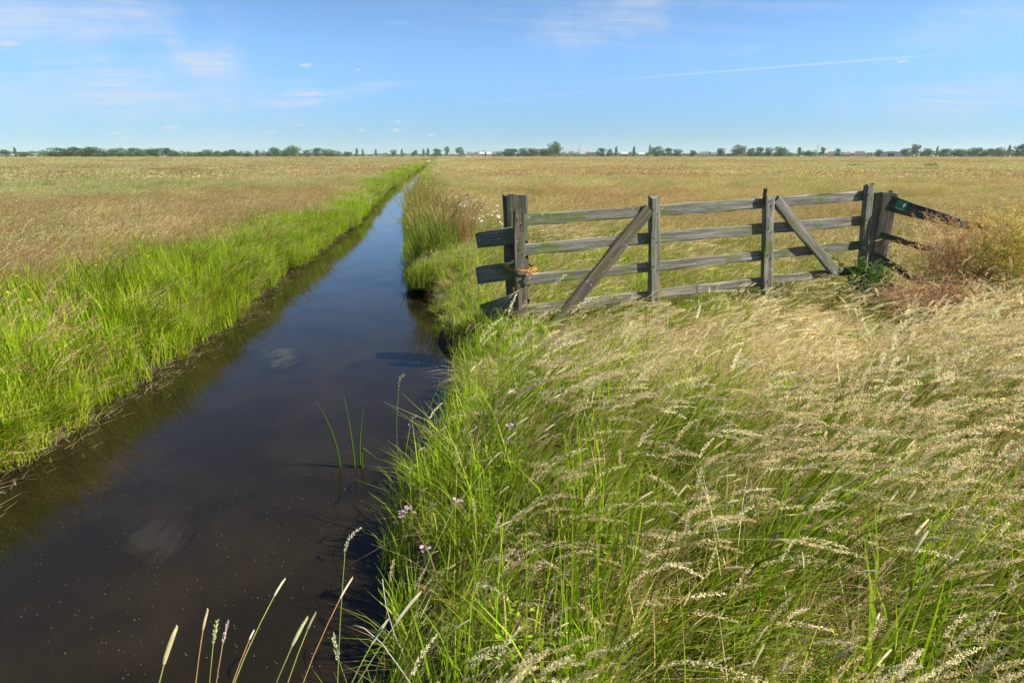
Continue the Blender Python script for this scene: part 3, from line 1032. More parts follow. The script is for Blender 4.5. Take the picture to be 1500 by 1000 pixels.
m_twine = plain('orange_twine', (.55, .23, .08), .8, .1, .25, 120)
tb = gp(0, .58, -.09)
tw = empty('baler_twine', tb, 'loop of orange twine tying the gate to the latch post', 'twine')
lp_pts = []
for k in range(61):
    a = 6.283 * 2.2 * k / 60
    cx, cy = math.cos(a), math.sin(a)
    e = 3.2
    sxx = .125 * math.copysign(abs(cx) ** (2 / e), cx); syy = .205 * math.copysign(abs(cy) ** (2 / e), cy)
    lp_pts.append(gp(.01 + sxx, .595 + .012 * math.sin(a * .5) + .0015 * k * .2, .1 + syy) - tb)
v_, f_ = tube(lp_pts, .0038); link('loop', mesh('loop', v_, f_, m_twine, True), tw)
for k, (dx_, dz_) in enumerate([(.07, .03), (-.06, -.04), (.075, -.012), (.045, .045), (-.02, -.085), (.02, -.065)]):
    pts_ = [gp(.035 + dx_ * q, .59 + dz_ * q + .02 * math.sin(q * 3.14) * (1 if k % 2 else -1), -.112 - .015 * math.sin(3 * q)) - tb for q in np.linspace(0, 1, 7)]
    v_, f_ = tube(pts_, .0035); link('loose_end', mesh('loose_end', v_, f_, m_twine, True), tw)
v_, f_ = tube([gp(.035 + .012 * math.cos(a), .59 + .012 * math.sin(a * 1.3), -.115 + .006 * math.sin(a * 2)) - tb for a in np.linspace(0, 12, 26)], .0045)
link('knot', mesh('knot', v_, f_, m_twine, True), tw)

m_wire = plain('rusty_wire', (.32, .24, .13), .6, .4, .2, 90)
wb = gp(4.1, .66, -.09)
wr = empty('tie_wire', wb, 'thin pale wire tying the gate end to the leaning post', 'wire')
e0, e1 = gp(4.06, .69, -.085), hp0 + rx * .16 - rn * .012 + Vector((0, 0, .75))
v_, f_ = tube([e0.lerp(e1, q) + Vector((0, 0, -.03 * math.sin(q * 3.14))) - wb for q in np.linspace(0, 1, 12)], .0032)
link('strand', mesh('strand', v_, f_, m_wire, True), wr)
v_, f_ = tube([hp0 + rx * (.10 + .05 * math.sin(q * 5)) - rn * .014 + Vector((0, 0, .72 - .38 * q)) - wb for q in np.linspace(0, 1, 14)], .0026)
link('loose_strand', mesh('loose_strand', v_, f_, m_wire, True), wr)

# ------------------------------------------------------------------ weeds and plants as single things
def plant_part(name, g, parent, mat=None):
    return link(name, g.mesh(name, mat or M_PLANT), parent)


def shift(g, base):
    return g


def rush_clump(x, y, hgt, n, spread, label, cols, tipc, group='rush clumps on the right bank'):
    z = float(ground_z(x, y))
    root = empty('rush_clump', (x, y, z), label, 'rush', group)
    g = Geo()
    ps = disc(n, spread)
    h = U(.6, 1.05, n) * hgt
    ang = np.arctan2(ps[:, 1], ps[:, 0]) + rng.normal(0, .5, n)
    blades(g, ps, h, U(.005, .009, n), U(.15, .65, n), 6, cols)
    plant_part('stems', g, root)
    g = Geo()
    k = n // 2
    ps = disc(k, spread)
    a2 = rng.normal(0, 2.5, k)
    tip, d = stems(g, ps, U(.75, 1.08, k) * hgt, U(.15, .5, k), a2, .005, cols)
    plumes(g, tip, d, U(.05, .1, k), .012, 10, .022, .008, tipc, .3, a2)
    plant_part('seed_heads', g, root)
    return root


BR = [(.25, .14, .07), (.2, .115, .06), (.3, .19, .1)]
rush_clump(-.10, 9.2, 1.08, 420, .34, 'round green rush clump with brown tips at the water edge, nearest of them', GREEN + STRAW[2:3] + DARKG, BR)
rush_clump(.24, 10.0, 1.05, 330, .32, 'dark brown tipped rush clump just behind the round green one', GREEN[3:4] + RUST + RUST, BR)
rush_clump(-.28, 13.0, 1.1, 380, .45, 'rush clump leaning over the water behind the dark one', GREEN + STRAW, BR)
rush_clump(-.46, 17.5, 1.15, 420, .6, 'tall brownish rush clump farther along the right bank', RUST + GREEN, BR)
rush_clump(-.60, 23.5, 1.1, 420, .8, 'small far rush clump where the ditch narrows', GREEN + STRAW, BR)


def wiry_weed(x, y, hgt, rad, nst, nsp, cols, stemc, label, lean=.25):
    """bushy dry weed: branching wiry stems with clouds of small seeds"""
    z = float(ground_z(x, y))
    root = empty('dry_weed', (x, y, z), label, 'weed', 'dry weeds by the leaning post')
    g = Geo()
    ps = disc(nst, rad * .7)
    h = U(.55, 1.0, nst) * hgt
    ang = rng.normal(0, 1.2, nst); bd = U(.0, .35, nst) + lean * .4
    P = curve(ps, h, ang, bd, np.linspace(0, 1, 6))
    tip, d = stems(g, ps, h, bd, ang, .004, stemc)
    # side branches
    k = nst * 7
    who = rng.integers(0, nst, k); t_ = U(.35, 1, k)
    seg_ = np.clip((t_ * 5).astype(int), 0, 4); fr = t_ * 5 - seg_
    b0 = P[who, seg_] * (1 - fr)[:, None] + P[who, seg_ + 1] * fr[:, None]
    a2 = U(0, 6.28, k)
    tip2, d2 = stems(g, b0, U(.06, .24, k), U(.3, 1.2, k), a2, .0022, stemc)
    plant_part('stems', g, root)
    g = Geo()
    plumes(g, tip2, d2, U(.06, .15, k), .024, nsp, .013, .0065, cols, .1, a2, .2)
    plumes(g, tip, d, U(.12, .22, nst), .022, nsp + 10, .013, .0065, cols, .1, ang, .2)
    plant_part('seed_heads', g, root)
    return root


ROSE = [(.48, .30, .20), (.54, .36, .24), (.40, .235, .15), (.46, .31, .17)]
AMBER = [(.52, .38, .10), (.57, .43, .14), (.46, .29, .08), (.42, .38, .09), (.48, .27, .09)]
for a in [(4.98, 4.98, 1.06, .40, 110, 24, ROSE + CREAM[3:4], RUST, 'rosy brown dry weed in front of the broken rails'),
          (5.26, 4.74, 1.18, .44, 120, 24, AMBER, GREEN, 'amber yellow dry weed rising beside the rosy one'),
          (5.80, 4.92, 1.2, .5, 110, 22, AMBER + ROSE, STRAW, 'yellow and rust dry weed at the right edge of the photo'),
          (4.36, 4.62, .5, .4, 60, 18, ROSE + RUST, RUST, 'low rust brown dry weed left of the rosy one'),
          (4.75, 4.25, .55, .45, 70, 18, ROSE + CREAM, STRAW, 'low pale dry weed in front of the amber one')]:
    wiry_weed(*a)


def leafy_plant(name, x, y, hgt, rad, nl, ll, cols, label, cat='plant', group=None):
    z = float(ground_z(x, y))
    root = empty(name, (x, y, z), label, cat, group)
    g = Geo()
    ns = max(5, nl // 28)
    ps = disc(ns, rad * .5); ang = U(0, 6.28, ns); h = U(.6, 1, ns) * hgt; bd = U(.1, .6, ns)
    stems(g, ps, h, bd, ang, .005, DARKG)
    P = curve(ps, h, ang, bd, np.linspace(0, 1, 7))
    plant_part('stems', g, root)['kind'] = 'stuff'
    g = Geo()
    who = rng.integers(0, ns, nl); t_ = U(.12, 1, nl) ** .8
    sg_ = np.clip((t_ * 6).astype(int), 0, 5); fr = t_ * 6 - sg_
    p_ = P[who, sg_] * (1 - fr)[:, None] + P[who, sg_ + 1] * fr[:, None]
    a = U(0, 6.28, nl); L = U(.6, 1.2, nl) * ll * (1.15 - .5 * t_)
    d = np.stack([np.cos(a), np.sin(a), U(-.25, .5, nl)], 1)
    s_ = np.stack([-np.sin(a), np.cos(a), U(-.3, .3, nl)], 1)
    dn = np.array([0, 0, -1.0])
    v = np.stack([p_, p_ + d * (L * .45)[:, None] + s_ * (L * .26)[:, None], p_ + d * L[:, None] + dn * (L * .3)[:, None], p_ + d * (L * .45)[:, None] - s_ * (L * .26)[:, None], p_ + d * (L * .5)[:, None] + dn * (L * .06)[:, None]], 1)
    i = np.arange(nl)[:, None] * 5
    g.add(v.reshape(-1, 3), [i + [0, 1, 4], i + [1, 2, 4], i + [2, 3, 4], i + [3, 0, 4]], np.repeat(palette(cols, nl, .2), 5, 0))
    plant_part('foliage', g, root)['kind'] = 'stuff'
    return root


leafy_plant('nettle', 4.62, 5.60, .72, .5, 1000, .075, DARKG + GREEN[3:4], 'dark green leafy nettle at the foot of the leaning post')
leafy_plant('nettle', 4.25, 5.35, .40, .42, 420, .06, GREEN + STRAW, 'low yellow green leafy weed left of the dark nettle')
for x, y, h_, r_, lb in [(-7.2, 12.0, .5, .4, 'green thistle standing in the reddish grass of the left field'), (-18.4, 45.0, .8, .8, 'small dark dock plant far out in the left field'),
                         (54, 71, .9, 2.2, 'dark green dock clump far out in the right field'), (271, 337, 1.8, 3.0, 'tiny dark bush near the horizon on the right'),
                         (60, 66, .9, 1.6, 'lower green dock clump right of the dark one')]:
    leafy_plant('field_weed', x, y, h_, r_, 300, .10 if x < 0 else .35, GREEN[3:4] + DARKG, lb, 'plant', 'weeds in the fields')


# reed shoots standing in the water
rb = Vector((-.63, 3.49, WATER))
rd = empty('water_reed', rb, 'tuft of green reed blades rising out of the dark water', 'reed')
for x0, y0, h_, a, bd, kink in [(-.10, .02, .50, 3.6, .22, 0), (0, 0, .53, 2.9, .05, 0), (.035, .015, .42, .4, .14, 0), (.05, -.01, .22, 6.1, .15, 1)]:
    k = 9
    pts_ = []
    for q in np.linspace(-.25, 1, k):
        out = bd * h_ * max(q, 0) ** 2
        zq = h_ * q
        if kink and q > .7: zq = h_ * (.7 - (q - .7) * 1.6); out += (q - .7) * .32
        pts_.append(Vector((x0 + math.cos(a) * out, y0 + math.sin(a) * out * .5, zq)))
    rr = [.0065 * (1 - max(0, q) ** 2.2 * .92) for q in np.linspace(-.25, 1, k)]
    v_, f_ = tube(pts_, rr, 5)
    link('blade', mesh('blade', v_, f_, M_PLANT, True, np.array([(.085, .17, .02)] * len(v_)) * rng.uniform(.85, 1.25)), rd)


# single grass stems that stand out against the water
def single_spike(root, tip, ln, rad, headc, stemc, label, bow=.06, twist=.15):
    r0, t0 = Vector(root), Vector(tip)
    e = empty('timothy_stem', r0, label, 'grass stem', 'grass stems against the water')
    d = t0 - r0
    side = Vector((d.y, -d.x, 0)).normalized() if abs(d.x) + abs(d.y) > 1e-4 else Vector((1, 0, 0))
    horiz = Vector((d.x, d.y, 0))
    def at(q): return d * q + Vector((0, 0, 1)) * bow * math.sin(q * 3.14) - horiz * bow * math.sin(q * 3.14) * .8
    T_ = d.length
    qh = 1 - ln / T_
    pts_ = [at(q) for q in np.linspace(0, qh + .02, 9)]
    v_, f_ = tube(pts_, list(np.linspace(.0022, .0012, 9)), 5)
    cs = np.array(stemc)[None] * np.ones((len(v_), 1))
    cs = cs * np.linspace(1.0, 1.15, len(v_))[:, None]
    link('stem', mesh('stem', v_, f_, M_PLANT, True, cs), e)
    g = Geo()
    p0, p1 = at(qh), at(1.0)
    dd = (p1 - p0).normalized()
    spikes(g, np.array([p0]), np.array([dd]), np.array([ln]), np.array([rad]), [headc], np.array([0.0]), .06, 9, 130)
    plant_part('seed_head', g, e)
    return e


for a in [
    ((-.74, .80, -.3), (-.628, 1.09, .585), .085, .0050, (.46, .40, .20), (.22, .26, .06), 'fat yellow timothy spike, leftmost against the dark water'),
    ((-.68, 1.00, -.3), (-.655, 1.30, .445), .055, .0033, (.52, .42, .25), (.33, .2, .08), 'thin tan timothy spike second from left over the water'),
    ((-.70, 1.02, -.3), (-.595, 1.42, .262), .028, .0028, (.66, .56, .46), (.36, .18, .11), 'tiny pinkish white grass head on a red stem'),
    ((-.74, 1.04, -.3), (-.535, 1.56, .325), .062, .0034, (.52, .50, .32), (.30, .33, .07), 'pale green timothy spike on a long stem arching right'),
    ((-.60, .90, -.3), (-.375, 1.18, .50), .075, .0044, (.48, .46, .24), (.20, .25, .06), 'broad yellow green timothy spike leaning right above the bottom edge'),
    ((-.56, 1.00, -.3), (-.40, 1.36, .355), .05, .0028, (.40, .36, .20), (.26, .28, .07), 'slim olive timothy spike beside the broad one'),
    ((-.56, 1.02, -.3), (-.31, 1.46, .385), .068, .0030, (.56, .46, .32), (.36, .22, .09), 'tan timothy spike bending right on a reddish stem'),
    ((-.50, .92, -.25), (-.10, 1.28, .47), .10, .0044, (.55, .52, .36), (.22, .28, .07), 'long cream timothy spike bowed right beside the bank'),
    ((-.46, .95, -.25), (-.20, 1.34, .33), .08, .0042, (.40, .42, .24), (.20, .26, .06), 'short green timothy spike low beside the bank'),
]:
    single_spike(*a, bow=.10)


def panicle(root, tip, ln, headc, stemc, label, droop=.5, rad=.010):
    r0 = Vector(root); d = Vector(tip) - r0
    e = empty('grass_panicle', r0, label, 'grass stem', 'grass stems against the water')
    pts_ = [d * q + Vector((0, 0, .05 * math.sin(q * 3.14))) for q in np.linspace(0, 1, 9)]
    v_, f_ = tube(pts_, list(np.linspace(.0021, .001, 9)), 5)
    link('stem', mesh('stem', v_, f_, M_PLANT, True, np.array([stemc] * len(v_))), e)
    g = Geo()
    dd = (pts_[-1] - pts_[-3]).normalized()
    plumes(g, np.array([d]), np.array([dd]), np.array([ln]), rad, 90, .0095, .0034, [headc], droop, np.array([0.1]))
    plant_part('seed_head', g, e)


for a in [((-.40, 1.35, -.3), (-.375, 1.73, .27), .13, (.50, .45, .30), (.22, .30, .07), 'tall nodding cream panicle alone over the water'),
          ((-.68, 1.0, -.3), (-.640, 1.28, .37), .06, (.40, .42, .20), (.25, .3, .07), 'stubby green flowering grass head between two spikes at lower left', .1, .007),
          ((-.70, 1.0, -.3), (-.635, 1.32, .33), .055, (.50, .38, .34), (.36, .26, .15), 'mauve narrow grass head right of the stubby green one', .1, .005),
          ((-.16, 2.0, -.2), (-.19, 2.45, .14), .16, (.48, .42, .29), (.24, .28, .07), 'arching panicle hanging over the water above the pink flowers', 1.0),
          ((-.10, 2.2, -.15), (-.15, 2.62, .15), .15, (.45, .39, .26), (.24, .28, .07), 'second arching panicle just behind the first', .9),
          ((-.20, 1.1, -.2), (-.33, 1.30, .25), .08, (.40, .40, .22), (.2, .26, .06), 'loose green panicle low over the water near the bank', .2)]:
    panicle(*a)

# bleached dead stalks
for pts_, lb in [([(-.10, 1.25, .12), (-.16, 1.32, .16), (-.22, 1.38, .21), (-.275, 1.42, .235), (-.31, 1.44, .232)], 'bleached bent dead stalk low over the water'),
                 ([(-.17, 1.50, .02), (-.20, 1.52, .10), (-.225, 1.56, .18), (-.235, 1.6, .26)], 'thin white dead stalk curving upward beside the bank')]:
    o_ = Vector(pts_[0])
    v_, f_ = tube([Vector(p_) - o_ for p_ in pts_], .0016, 5)
    o = link('dead_stalk', mesh('dead_stalk', v_, f_, M_PLANT, True, np.array([(.5, .46, .42)] * len(v_))), None, o_)
    tag(o, lb, 'dead stalk', 'dead stalks')


ONES = ['', 'first', 'second', 'third', 'fourth', 'fifth', 'sixth', 'seventh', 'eighth', 'ninth', 'tenth', 'eleventh', 'twelfth', 'thirteenth', 'fourteenth', 'fifteenth', 'sixteenth', 'seventeenth', 'eighteenth', 'nineteenth']
TENS = {2: 'twent', 3: 'thirt', 4: 'fort', 5: 'fift'}


def ordinal(n):
    if n < 20: return ONES[n]
    t_, o_ = divmod(n, 10)
    return TENS[t_] + ('ieth' if o_ == 0 else 'y-' + ONES[o_])


# flowers
def flower_mesh(name, n, rad, petal, centre, lift=.25, wide=.42):
    V, F, Cc = [], [], []
    for k in range(n):
        a = 6.283 * k / n
        d = Vector((math.cos(a), math.sin(a), lift)); s_ = Vector((-math.sin(a), math.cos(a), 0))
        b0 = len(V)
        for q in (d * rad * .15 + s_ * rad * .1, d * rad * .7 + s_ * rad * wide, d * rad, d * rad * .7 - s_ * rad * wide, d * rad * .15 - s_ * rad * .1):
            V.append(tuple(q)); Cc.append(petal)
        F.append(tuple(range(b0, b0 + 5)))
    b0 = len(V)
    for k in range(6):
        V.append((math.cos(k * 1.047) * rad * .3, math.sin(k * 1.047) * rad * .3, rad * .06)); Cc.append(centre)
    V.append((0, 0, rad * .2)); Cc.append(centre)
    for k in range(6): F.append((b0 + k, b0 + (k + 1) % 6, b0 + 6))
    return mesh(name, V, F, M_PLANT, False, np.array(Cc))


FM_PINK = flower_mesh('pink_blossom', 5, .008, (.66, .42, .58), (.5, .3, .4))
FM_WHITE = flower_mesh('white_blossom', 9, .027, (.80, .80, .76), (.6, .45, .05), .1, .25)
FM_YELL = flower_mesh('yellow_blossom', 5, .013, (.72, .55, .02), (.6, .4, .01), .5)
FM_RAG = flower_mesh('ragwort_blossom', 8, .05, (.72, .52, .02), (.55, .32, .01), .2)


def flowering(name, base, tips, fm, label, cat, group, stemc=(.12, .2, .03), tilt=.4, sc_=1.0, sr=.0014, fname='flower'):
    b0 = Vector(base)
    e = empty(name, b0, label, cat, group)
    for tp in tips:
        d = Vector(tp) - b0
        v_, f_ = tube([d * q + Vector((0, 0, .02 * math.sin(q * 3.1))) for q in np.linspace(0, 1, 5)], sr, 4)
        link('stem', mesh('stem', v_, f_, M_PLANT, False, np.array([stemc] * len(v_))), e)
    for tp in tips:
        o = link(fname, fm, e, Vector(tp) - b0 + Vector((0, 0, .002)))
        o.rotation_euler = (random.uniform(-tilt, tilt) + .5, random.uniform(-tilt, tilt), random.uniform(0, 6))
        o.scale = [random.uniform(.8, 1.2) * sc_] * 3


for (x, y, z), k, lb in [((-.188, 2.18, .12), 14, 'largest pink flower cluster at the water edge'), ((-.225, 2.20, .075), 6, 'small pink flower cluster left of the largest'),
                         ((.038, 2.09, .2), 6, 'pale pink flower cluster in the grass right of the largest'), ((-.105, 1.96, .1), 7, 'pink flower cluster just below the largest, half in the grass'),
                         ((.277, 2.47, .28), 10, 'pink flower cluster in the grass up the bank, lower of two'), ((.322, 2.52, .32), 9, 'pink flower cluster in the grass up the bank, upper of two'),
                         ((1.57, 4.11, .5), 9, 'pale pink flower cluster in front of the long brace')]:
    tips = [(x + random.gauss(0, .014), y + random.gauss(0, .012), z + random.gauss(0, .012)) for _ in range(k)]
    flowering('pink_flower', (x + .02, y - .03, float(ground_z(x + .02, y))), tips, FM_PINK, lb, 'flower', 'pink flowers on the right bank', sr=.0009)

for i in range(9):
    y = 10.4 + i * .55 + random.uniform(-.2, .2); x = .62 + random.uniform(-.35, .5)
    z = float(ground_z(x, y))
    tips = [(x + random.gauss(0, .16), y + random.gauss(0, .16), z + random.uniform(.38, .62)) for _ in range(9)]
    flowering('daisy_plant', (x, y, z), tips, FM_WHITE, 'white daisies in the grass beyond the left gate post, %s nearest clump' % ordinal(i + 1), 'flower', 'white daisies', sr=.002)

spots = []
for i in range(26):
    y = 3.6 + 7.5 * random.random()
    spots.append((float(edge_l(y)) - random.uniform(.05, 1.7), y))
spots.sort(key=lambda q: q[0] / q[1])
for i, (x, y) in enumerate(spots):
    z = float(ground_z(x, y)); h_ = random.uniform(.25, .46)
    flowering('buttercup', (x, y, z), [(x + random.gauss(.03, .05), y + random.gauss(0, .05), z + h_ * random.uniform(.85, 1.1)) for _ in range(random.choice((1, 1, 2)))], FM_YELL,
              'yellow buttercup in the green grass of the left bank, %s from the left' % ordinal(i + 1), 'flower', 'buttercups on the left bank', sc_=1.3)
for i, (x, y) in enumerate([(22.9, 34.6), (24.6, 33.6), (25.9, 33.9)]):
    z = float(ground_z(x, y))
    flowering('ragwort', (x, y, z), [(x + random.gauss(0, .18), y + random.gauss(0, .15), z + random.uniform(.5, .75)) for _ in range(9)], FM_RAG,
              ['left', 'middle', 'right'][i] + ' one of three yellow ragworts far behind the gate', 'flower', 'ragworts in the right field', sr=.006, sc_=1.2)

# ------------------------------------------------------------------ the horizon: trees, houses, barn, pylons
CROWN = [[(.055, .115, .02), (.075, .14, .026), (.045, .095, .02), (.09, .15, .032)],
         [(.045, .10, .028), (.06, .12, .034), (.038, .08, .024)],
         [(.08, .13, .034), (.10, .155, .04), (.065, .11, .03)]]


def crown_mesh(kind, seed, cols):
    rg = np.random.default_rng(seed)
    if kind == 'p':
        lobes = [(rg.normal(0, .10), rg.normal(0, .10), z, .34 * math.sin(3.14 * (z * .86 + .12)) ** .6 + .05, .16) for z in np.linspace(.14, .95, 11)]
    elif kind == 't':
        lobes = [(rg.normal(0, .22), rg.normal(0, .22), z, .30 + rg.uniform(-.06, .08), .15) for z in np.linspace(.30, .87, 9)]
    elif kind == 'b':
        lobes = [(rg.uniform(-.38, .38), rg.uniform(-.38, .38), rg.uniform(.15, .72), .24, .26) for _ in range(10)]
    else:
        lobes = []
        for _ in range(20):
            a, q = rg.uniform(0, 6.28), math.sqrt(rg.uniform(0, 1)) * .36
            lobes.append((q * math.cos(a), q * math.sin(a), rg.uniform(.14, .88 - q * .6), rg.uniform(.16, .25), rg.uniform(.12, .2)))
    V, F, Cc = [], [], []
    per = 2200 // len(lobes)
    for lx, ly, lz, rr, rz in lobes:
        for _ in range(per):
            d = rg.normal(0, 1, 3); d /= np.linalg.norm(d)
            q = rg.uniform(.55, 1.06)
            p_ = np.array([lx + d[0] * rr * q, ly + d[1] * rr * q, max(.05, lz + d[2] * rz * q)])
            a = rg.normal(0, 1, 3); a /= np.linalg.norm(a)
            b2 = np.cross(a, rg.normal(0, 1, 3)); b2 /= np.linalg.norm(b2)
            sz = rg.uniform(.018, .042)
            k = len(V)
            V += [p_ - a * sz, p_ + b2 * sz * .7, p_ + a * sz, p_ - b2 * sz * .7]
            F.append((k, k + 1, k + 2, k + 3))
            c = np.array(cols[rg.integers(len(cols))]) * rg.uniform(.8, 1.25)
            Cc += [c] * 4
    return mesh('crown', V, F, M_CROWN, False, np.array(Cc))


m_bark = plain('bark', (.11, .09, .07), .9, .1, .3, 3)


def trunk_mesh(kind):
    v_, f_ = tube([(0, 0, -.02), (.01, 0, .2), (-.01, .01, .45), (.01, 0, .75)], [.045, .034, .025, .008], 7)
    if kind != 'p':
        for a in (.4, 2.3, 4.4):
            v2, f2 = tube([(0, 0, .22), (math.cos(a) * .15, math.sin(a) * .15, .42), (math.cos(a) * .24, math.sin(a) * .24, .6)], [.022, .015, .005], 6)
            f_ += [tuple(i + len(v_) for i in q) for q in f2]; v_ += v2
    return mesh('trunk', v_, f_, m_bark)


CM = {k: [crown_mesh(k, 7 * i + ord(k), CROWN[i % 3]) for i in range(n)] for k, n in (('r', 6), ('p', 3), ('b', 3), ('t', 3))}
TM = {k: trunk_mesh(k) for k in 'rpbt'}
TREES = [(-365, 560, 6.6, 7.0, 'r'), (-379, 595, 9.2, 3.1, 'p'), (-338, 537, 4.3, 11.2, 'b'), (-358, 616, 8.3, 22.0, 'r'), (-346, 626, 8.5, 15.8, 'r'), (-308, 570, 6.7, 10.8, 'r'), (-299, 567, 9.0, 15.6, 'r'), (-298, 581, 5.7, 9.9, 'b'), (-300, 600, 6.4, 9.6, 'r'), (-294, 600, 8.2, 11.5, 'r'), (-323, 688, 8.5, 13.2, 'r'), (-290, 633, 7.4, 10.8, 'r'), (-298, 678, 9.2, 20.3, 'r'), (-268, 643, 8.8, 11.1, 'r'), (-243, 598, 5.3, 10.3, 'b'), (-224, 585, 4.6, 8.8, 'b'), (-224, 605, 5.3, 8.5, 'b'), (-252, 700, 7.3, 13.6, 'r'), (-230, 664, 6.4, 8.6, 'r'), (-227, 693, 8.0, 14.3, 'r'), (-193, 617, 5.4, 8.7, 'b'), (-178, 597, 5.3, 7.8, 'b'), (-200, 703, 6.7, 5.4, 'r'), (-168, 621, 5.5, 8.2, 'b'), (-168, 655, 9.8, 14.4, 'r'), (-151, 626, 6.8, 8.2, 'r'), (-165, 725, 10.7, 20.0, 'r'), (-140, 682, 7.3, 9.8, 'r'), (-136, 713, 9.1, 12.6, 'r'), (-129, 734, 8.5, 13.0, 'r'), (-104, 640, 6.3, 9.9, 'b'), (-126, 878, 7.2, 15.6, 'b'), (-119, 920, 12.3, 5.1, 'p'), (-118, 987, 12.0, 4.4, 'p'), (-92, 932, 11.5, 4.2, 'p'), (-71, 1013, 10.2, 10.2, 'r'), (-57, 1005, 12.3, 5.6, 'p'), (-32, 879, 9.1, 6.9, 'r'), (-19, 886, 11.1, 5.0, 'p'), (-13, 899, 12.2, 6.1, 'p'), (0, 1020, 11.5, 15.0, 'r'), (16, 935, 14.6, 7.4, 't'), (37, 965, 14.1, 12.1, 't'), (71, 910, 8.5, 10.4, 'r'), (88, 860, 7.2, 9.9, 'b'), (78, 682, 9.0, 11.8, 'r'), (87, 677, 8.2, 11.7, 'r'), (101, 703, 9.3, 13.0, 'r'), (113, 701, 10.0, 13.8, 'r'), (132, 737, 9.7, 11.9, 'r'), (139, 708, 13.3, 18.1, 'r'), (148, 737, 17.7, 8.6, 't'), (200, 715, 9.5, 10.9, 'r'), (214, 728, 8.9, 7.7, 'r'), (211, 689, 12.3, 4.1, 'p'), (211, 625, 11.4, 3.7, 'p'), (255, 698, 14.1, 3.3, 'p'), (268, 706, 11.9, 14.3, 'r'), (277, 695, 9.4, 9.9, 'r'), (272, 654, 8.2, 10.1, 'r'), (295, 663, 7.6, 7.9, 'r'), (295, 596, 9.1, 7.2, 'r'), (345, 655, 11.3, 17.4, 'r'), (342, 621, 9.4, 8.3, 'r'), (333, 586, 9.0, 9.2, 'r'), (327, 559, 8.7, 7.5, 'r'), (386, 634, 11.1, 17.0, 'r'), (411, 638, 10.5, 4.7, 't'), (345, 520, 5.8, 8.9, 'b'), (417, 606, 10.1, 5.2, 't'), (402, 560, 7.5, 5.5, 'r'), (411, 514, 6.5, 6.4, 'r'), (437, 514, 8.3, 7.7, 'r'), (480, 553, 12.1, 8.3, 't'), (497, 555, 7.6, 9.8, 'r'), (436, 476, 9.6, 2.4, 'p'), (487, 522, 7.2, 10.6, 'r'), (447, 465, 6.6, 10.6, 'r'), (512, 515, 9.0, 14.4, 'r'), (486, 476, 7.4, 8.5, 'r'), (539, 516, 7.9, 10.6, 'r'), (552, 519, 11.7, 3.3, 'p'), (517, 473, 10.2, 11.0, 'r')]
LOOK = {'r': ('broad_tree', 'round crowned dark tree'), 'p': ('poplar', 'slim upright poplar'), 'b': ('bush_tree', 'low bushy tree'), 't': ('tall_tree', 'tall narrow tree')}
TREES.sort(key=lambda q: math.atan2(q[0], q[1]))
left_n = sum(1 for q in TREES if q[0] < 0)
for i, (x, y, h_, wd, k) in enumerate(TREES):
    nm, lk = LOOK[k]
    h_ *= {'p': .88, 't': 1.0, 'b': 1.15, 'r': 1.18}[k]
    wd *= 1.12 if k == 'r' else 1.0
    if (x, y) == (148, 737): lb = 'tallest tree on the horizon, its narrow crown above a round one'
    elif x < 0: lb = '%s on the horizon left of the ditch, %s tree from the left' % (lk, ordinal(i + 1))
    else: lb = '%s on the horizon right of the ditch, %s tree from the right' % (lk, ordinal(len(TREES) - i))
    e = empty(nm, (x, y, 0), lb, 'tree', 'trees along the horizon', random.uniform(0, 6.28))
    cr = link('crown', CM[k][i % len(CM[k])], e); cr.scale = (wd * 1.12, wd * 1.12, h_ * 1.04)
    tk = link('trunk', TM[k], e); tk.scale = (wd * .8, wd * .8, h_)


# a continuous low hedge and wood behind the single trees
def hedge():
    g = Geo()
    n = 26000
    a = rng.uniform(R(-40), R(56), n)
    D = rng.uniform(770, 900, n) + np.where(np.abs(a - R(-2)) < R(10), 260, 0)
    x, y = D * np.sin(a), D * np.cos(a)
    top = 2.6 + 5.2 * fbm(a * 57.3 * 3.0, a * 0, .6, 5) ** 1.5 + 2.5 * np.clip((a - R(38)) / R(4), 0, 1)
    z = rng.uniform(0, 1, n) ** .8 * top
    s_ = U(.5, 1.3, n)
    o1 = rng.normal(0, 1, (n, 3)); o1 /= np.linalg.norm(o1, axis=1)[:, None]
    o2 = np.cross(o1, rng.normal(0, 1, (n, 3))); o2 /= np.linalg.norm(o2, axis=1)[:, None]
    p_ = np.stack([x, y, z], 1)
    v = np.stack([p_ - o1 * s_[:, None], p_ + o2 * s_[:, None] * .7, p_ + o1 * s_[:, None], p_ - o2 * s_[:, None] * .7], 1)
    i = np.arange(n)[:, None] * 4
    g.add(v.reshape(-1, 3), [i + [0, 1, 2, 3]], np.repeat(palette(CROWN[0] + CROWN[1], n), 4, 0))
    tag(link('distant_hedge', g.mesh('distant_hedge', M_CROWN)), 'low dark hedge and scrub running all along the horizon', 'hedge', kind='stuff')


hedge()

WALLS = [plain('house_wall_%s' % k, c, .85, .1, .08, 1.5) for k, c in (('white', (.55, .53, .5)), ('brick', (.3, .17, .12)), ('grey', (.45, .44, .42)))]
ROOFS = [plain('roof_%s' % k, c, .8, .2, .15, 2.0) for k, c in (('brown', (.115, .072, .056)), ('slate', (.10, .10, .115)), ('pale', (.34, .34, .35)))]
m_pane = plain('window_glass', (.03, .035, .045), .1, .5, .1, 1)
m_door = plain('house_door', (.1, .13, .1), .5, .3, .1, 1)


def boxm(x0, x1, y0, y1, z0, z1):
    V = [(x, y, z) for z in (z0, z1) for x, y in ((x0, y0), (x1, y0), (x1, y1), (x0, y1))]
    return V, [(3, 2, 1, 0), (4, 5, 6, 7), (0, 1, 5, 4), (1, 2, 6, 5), (2, 3, 7, 6), (3, 0, 4, 7)]


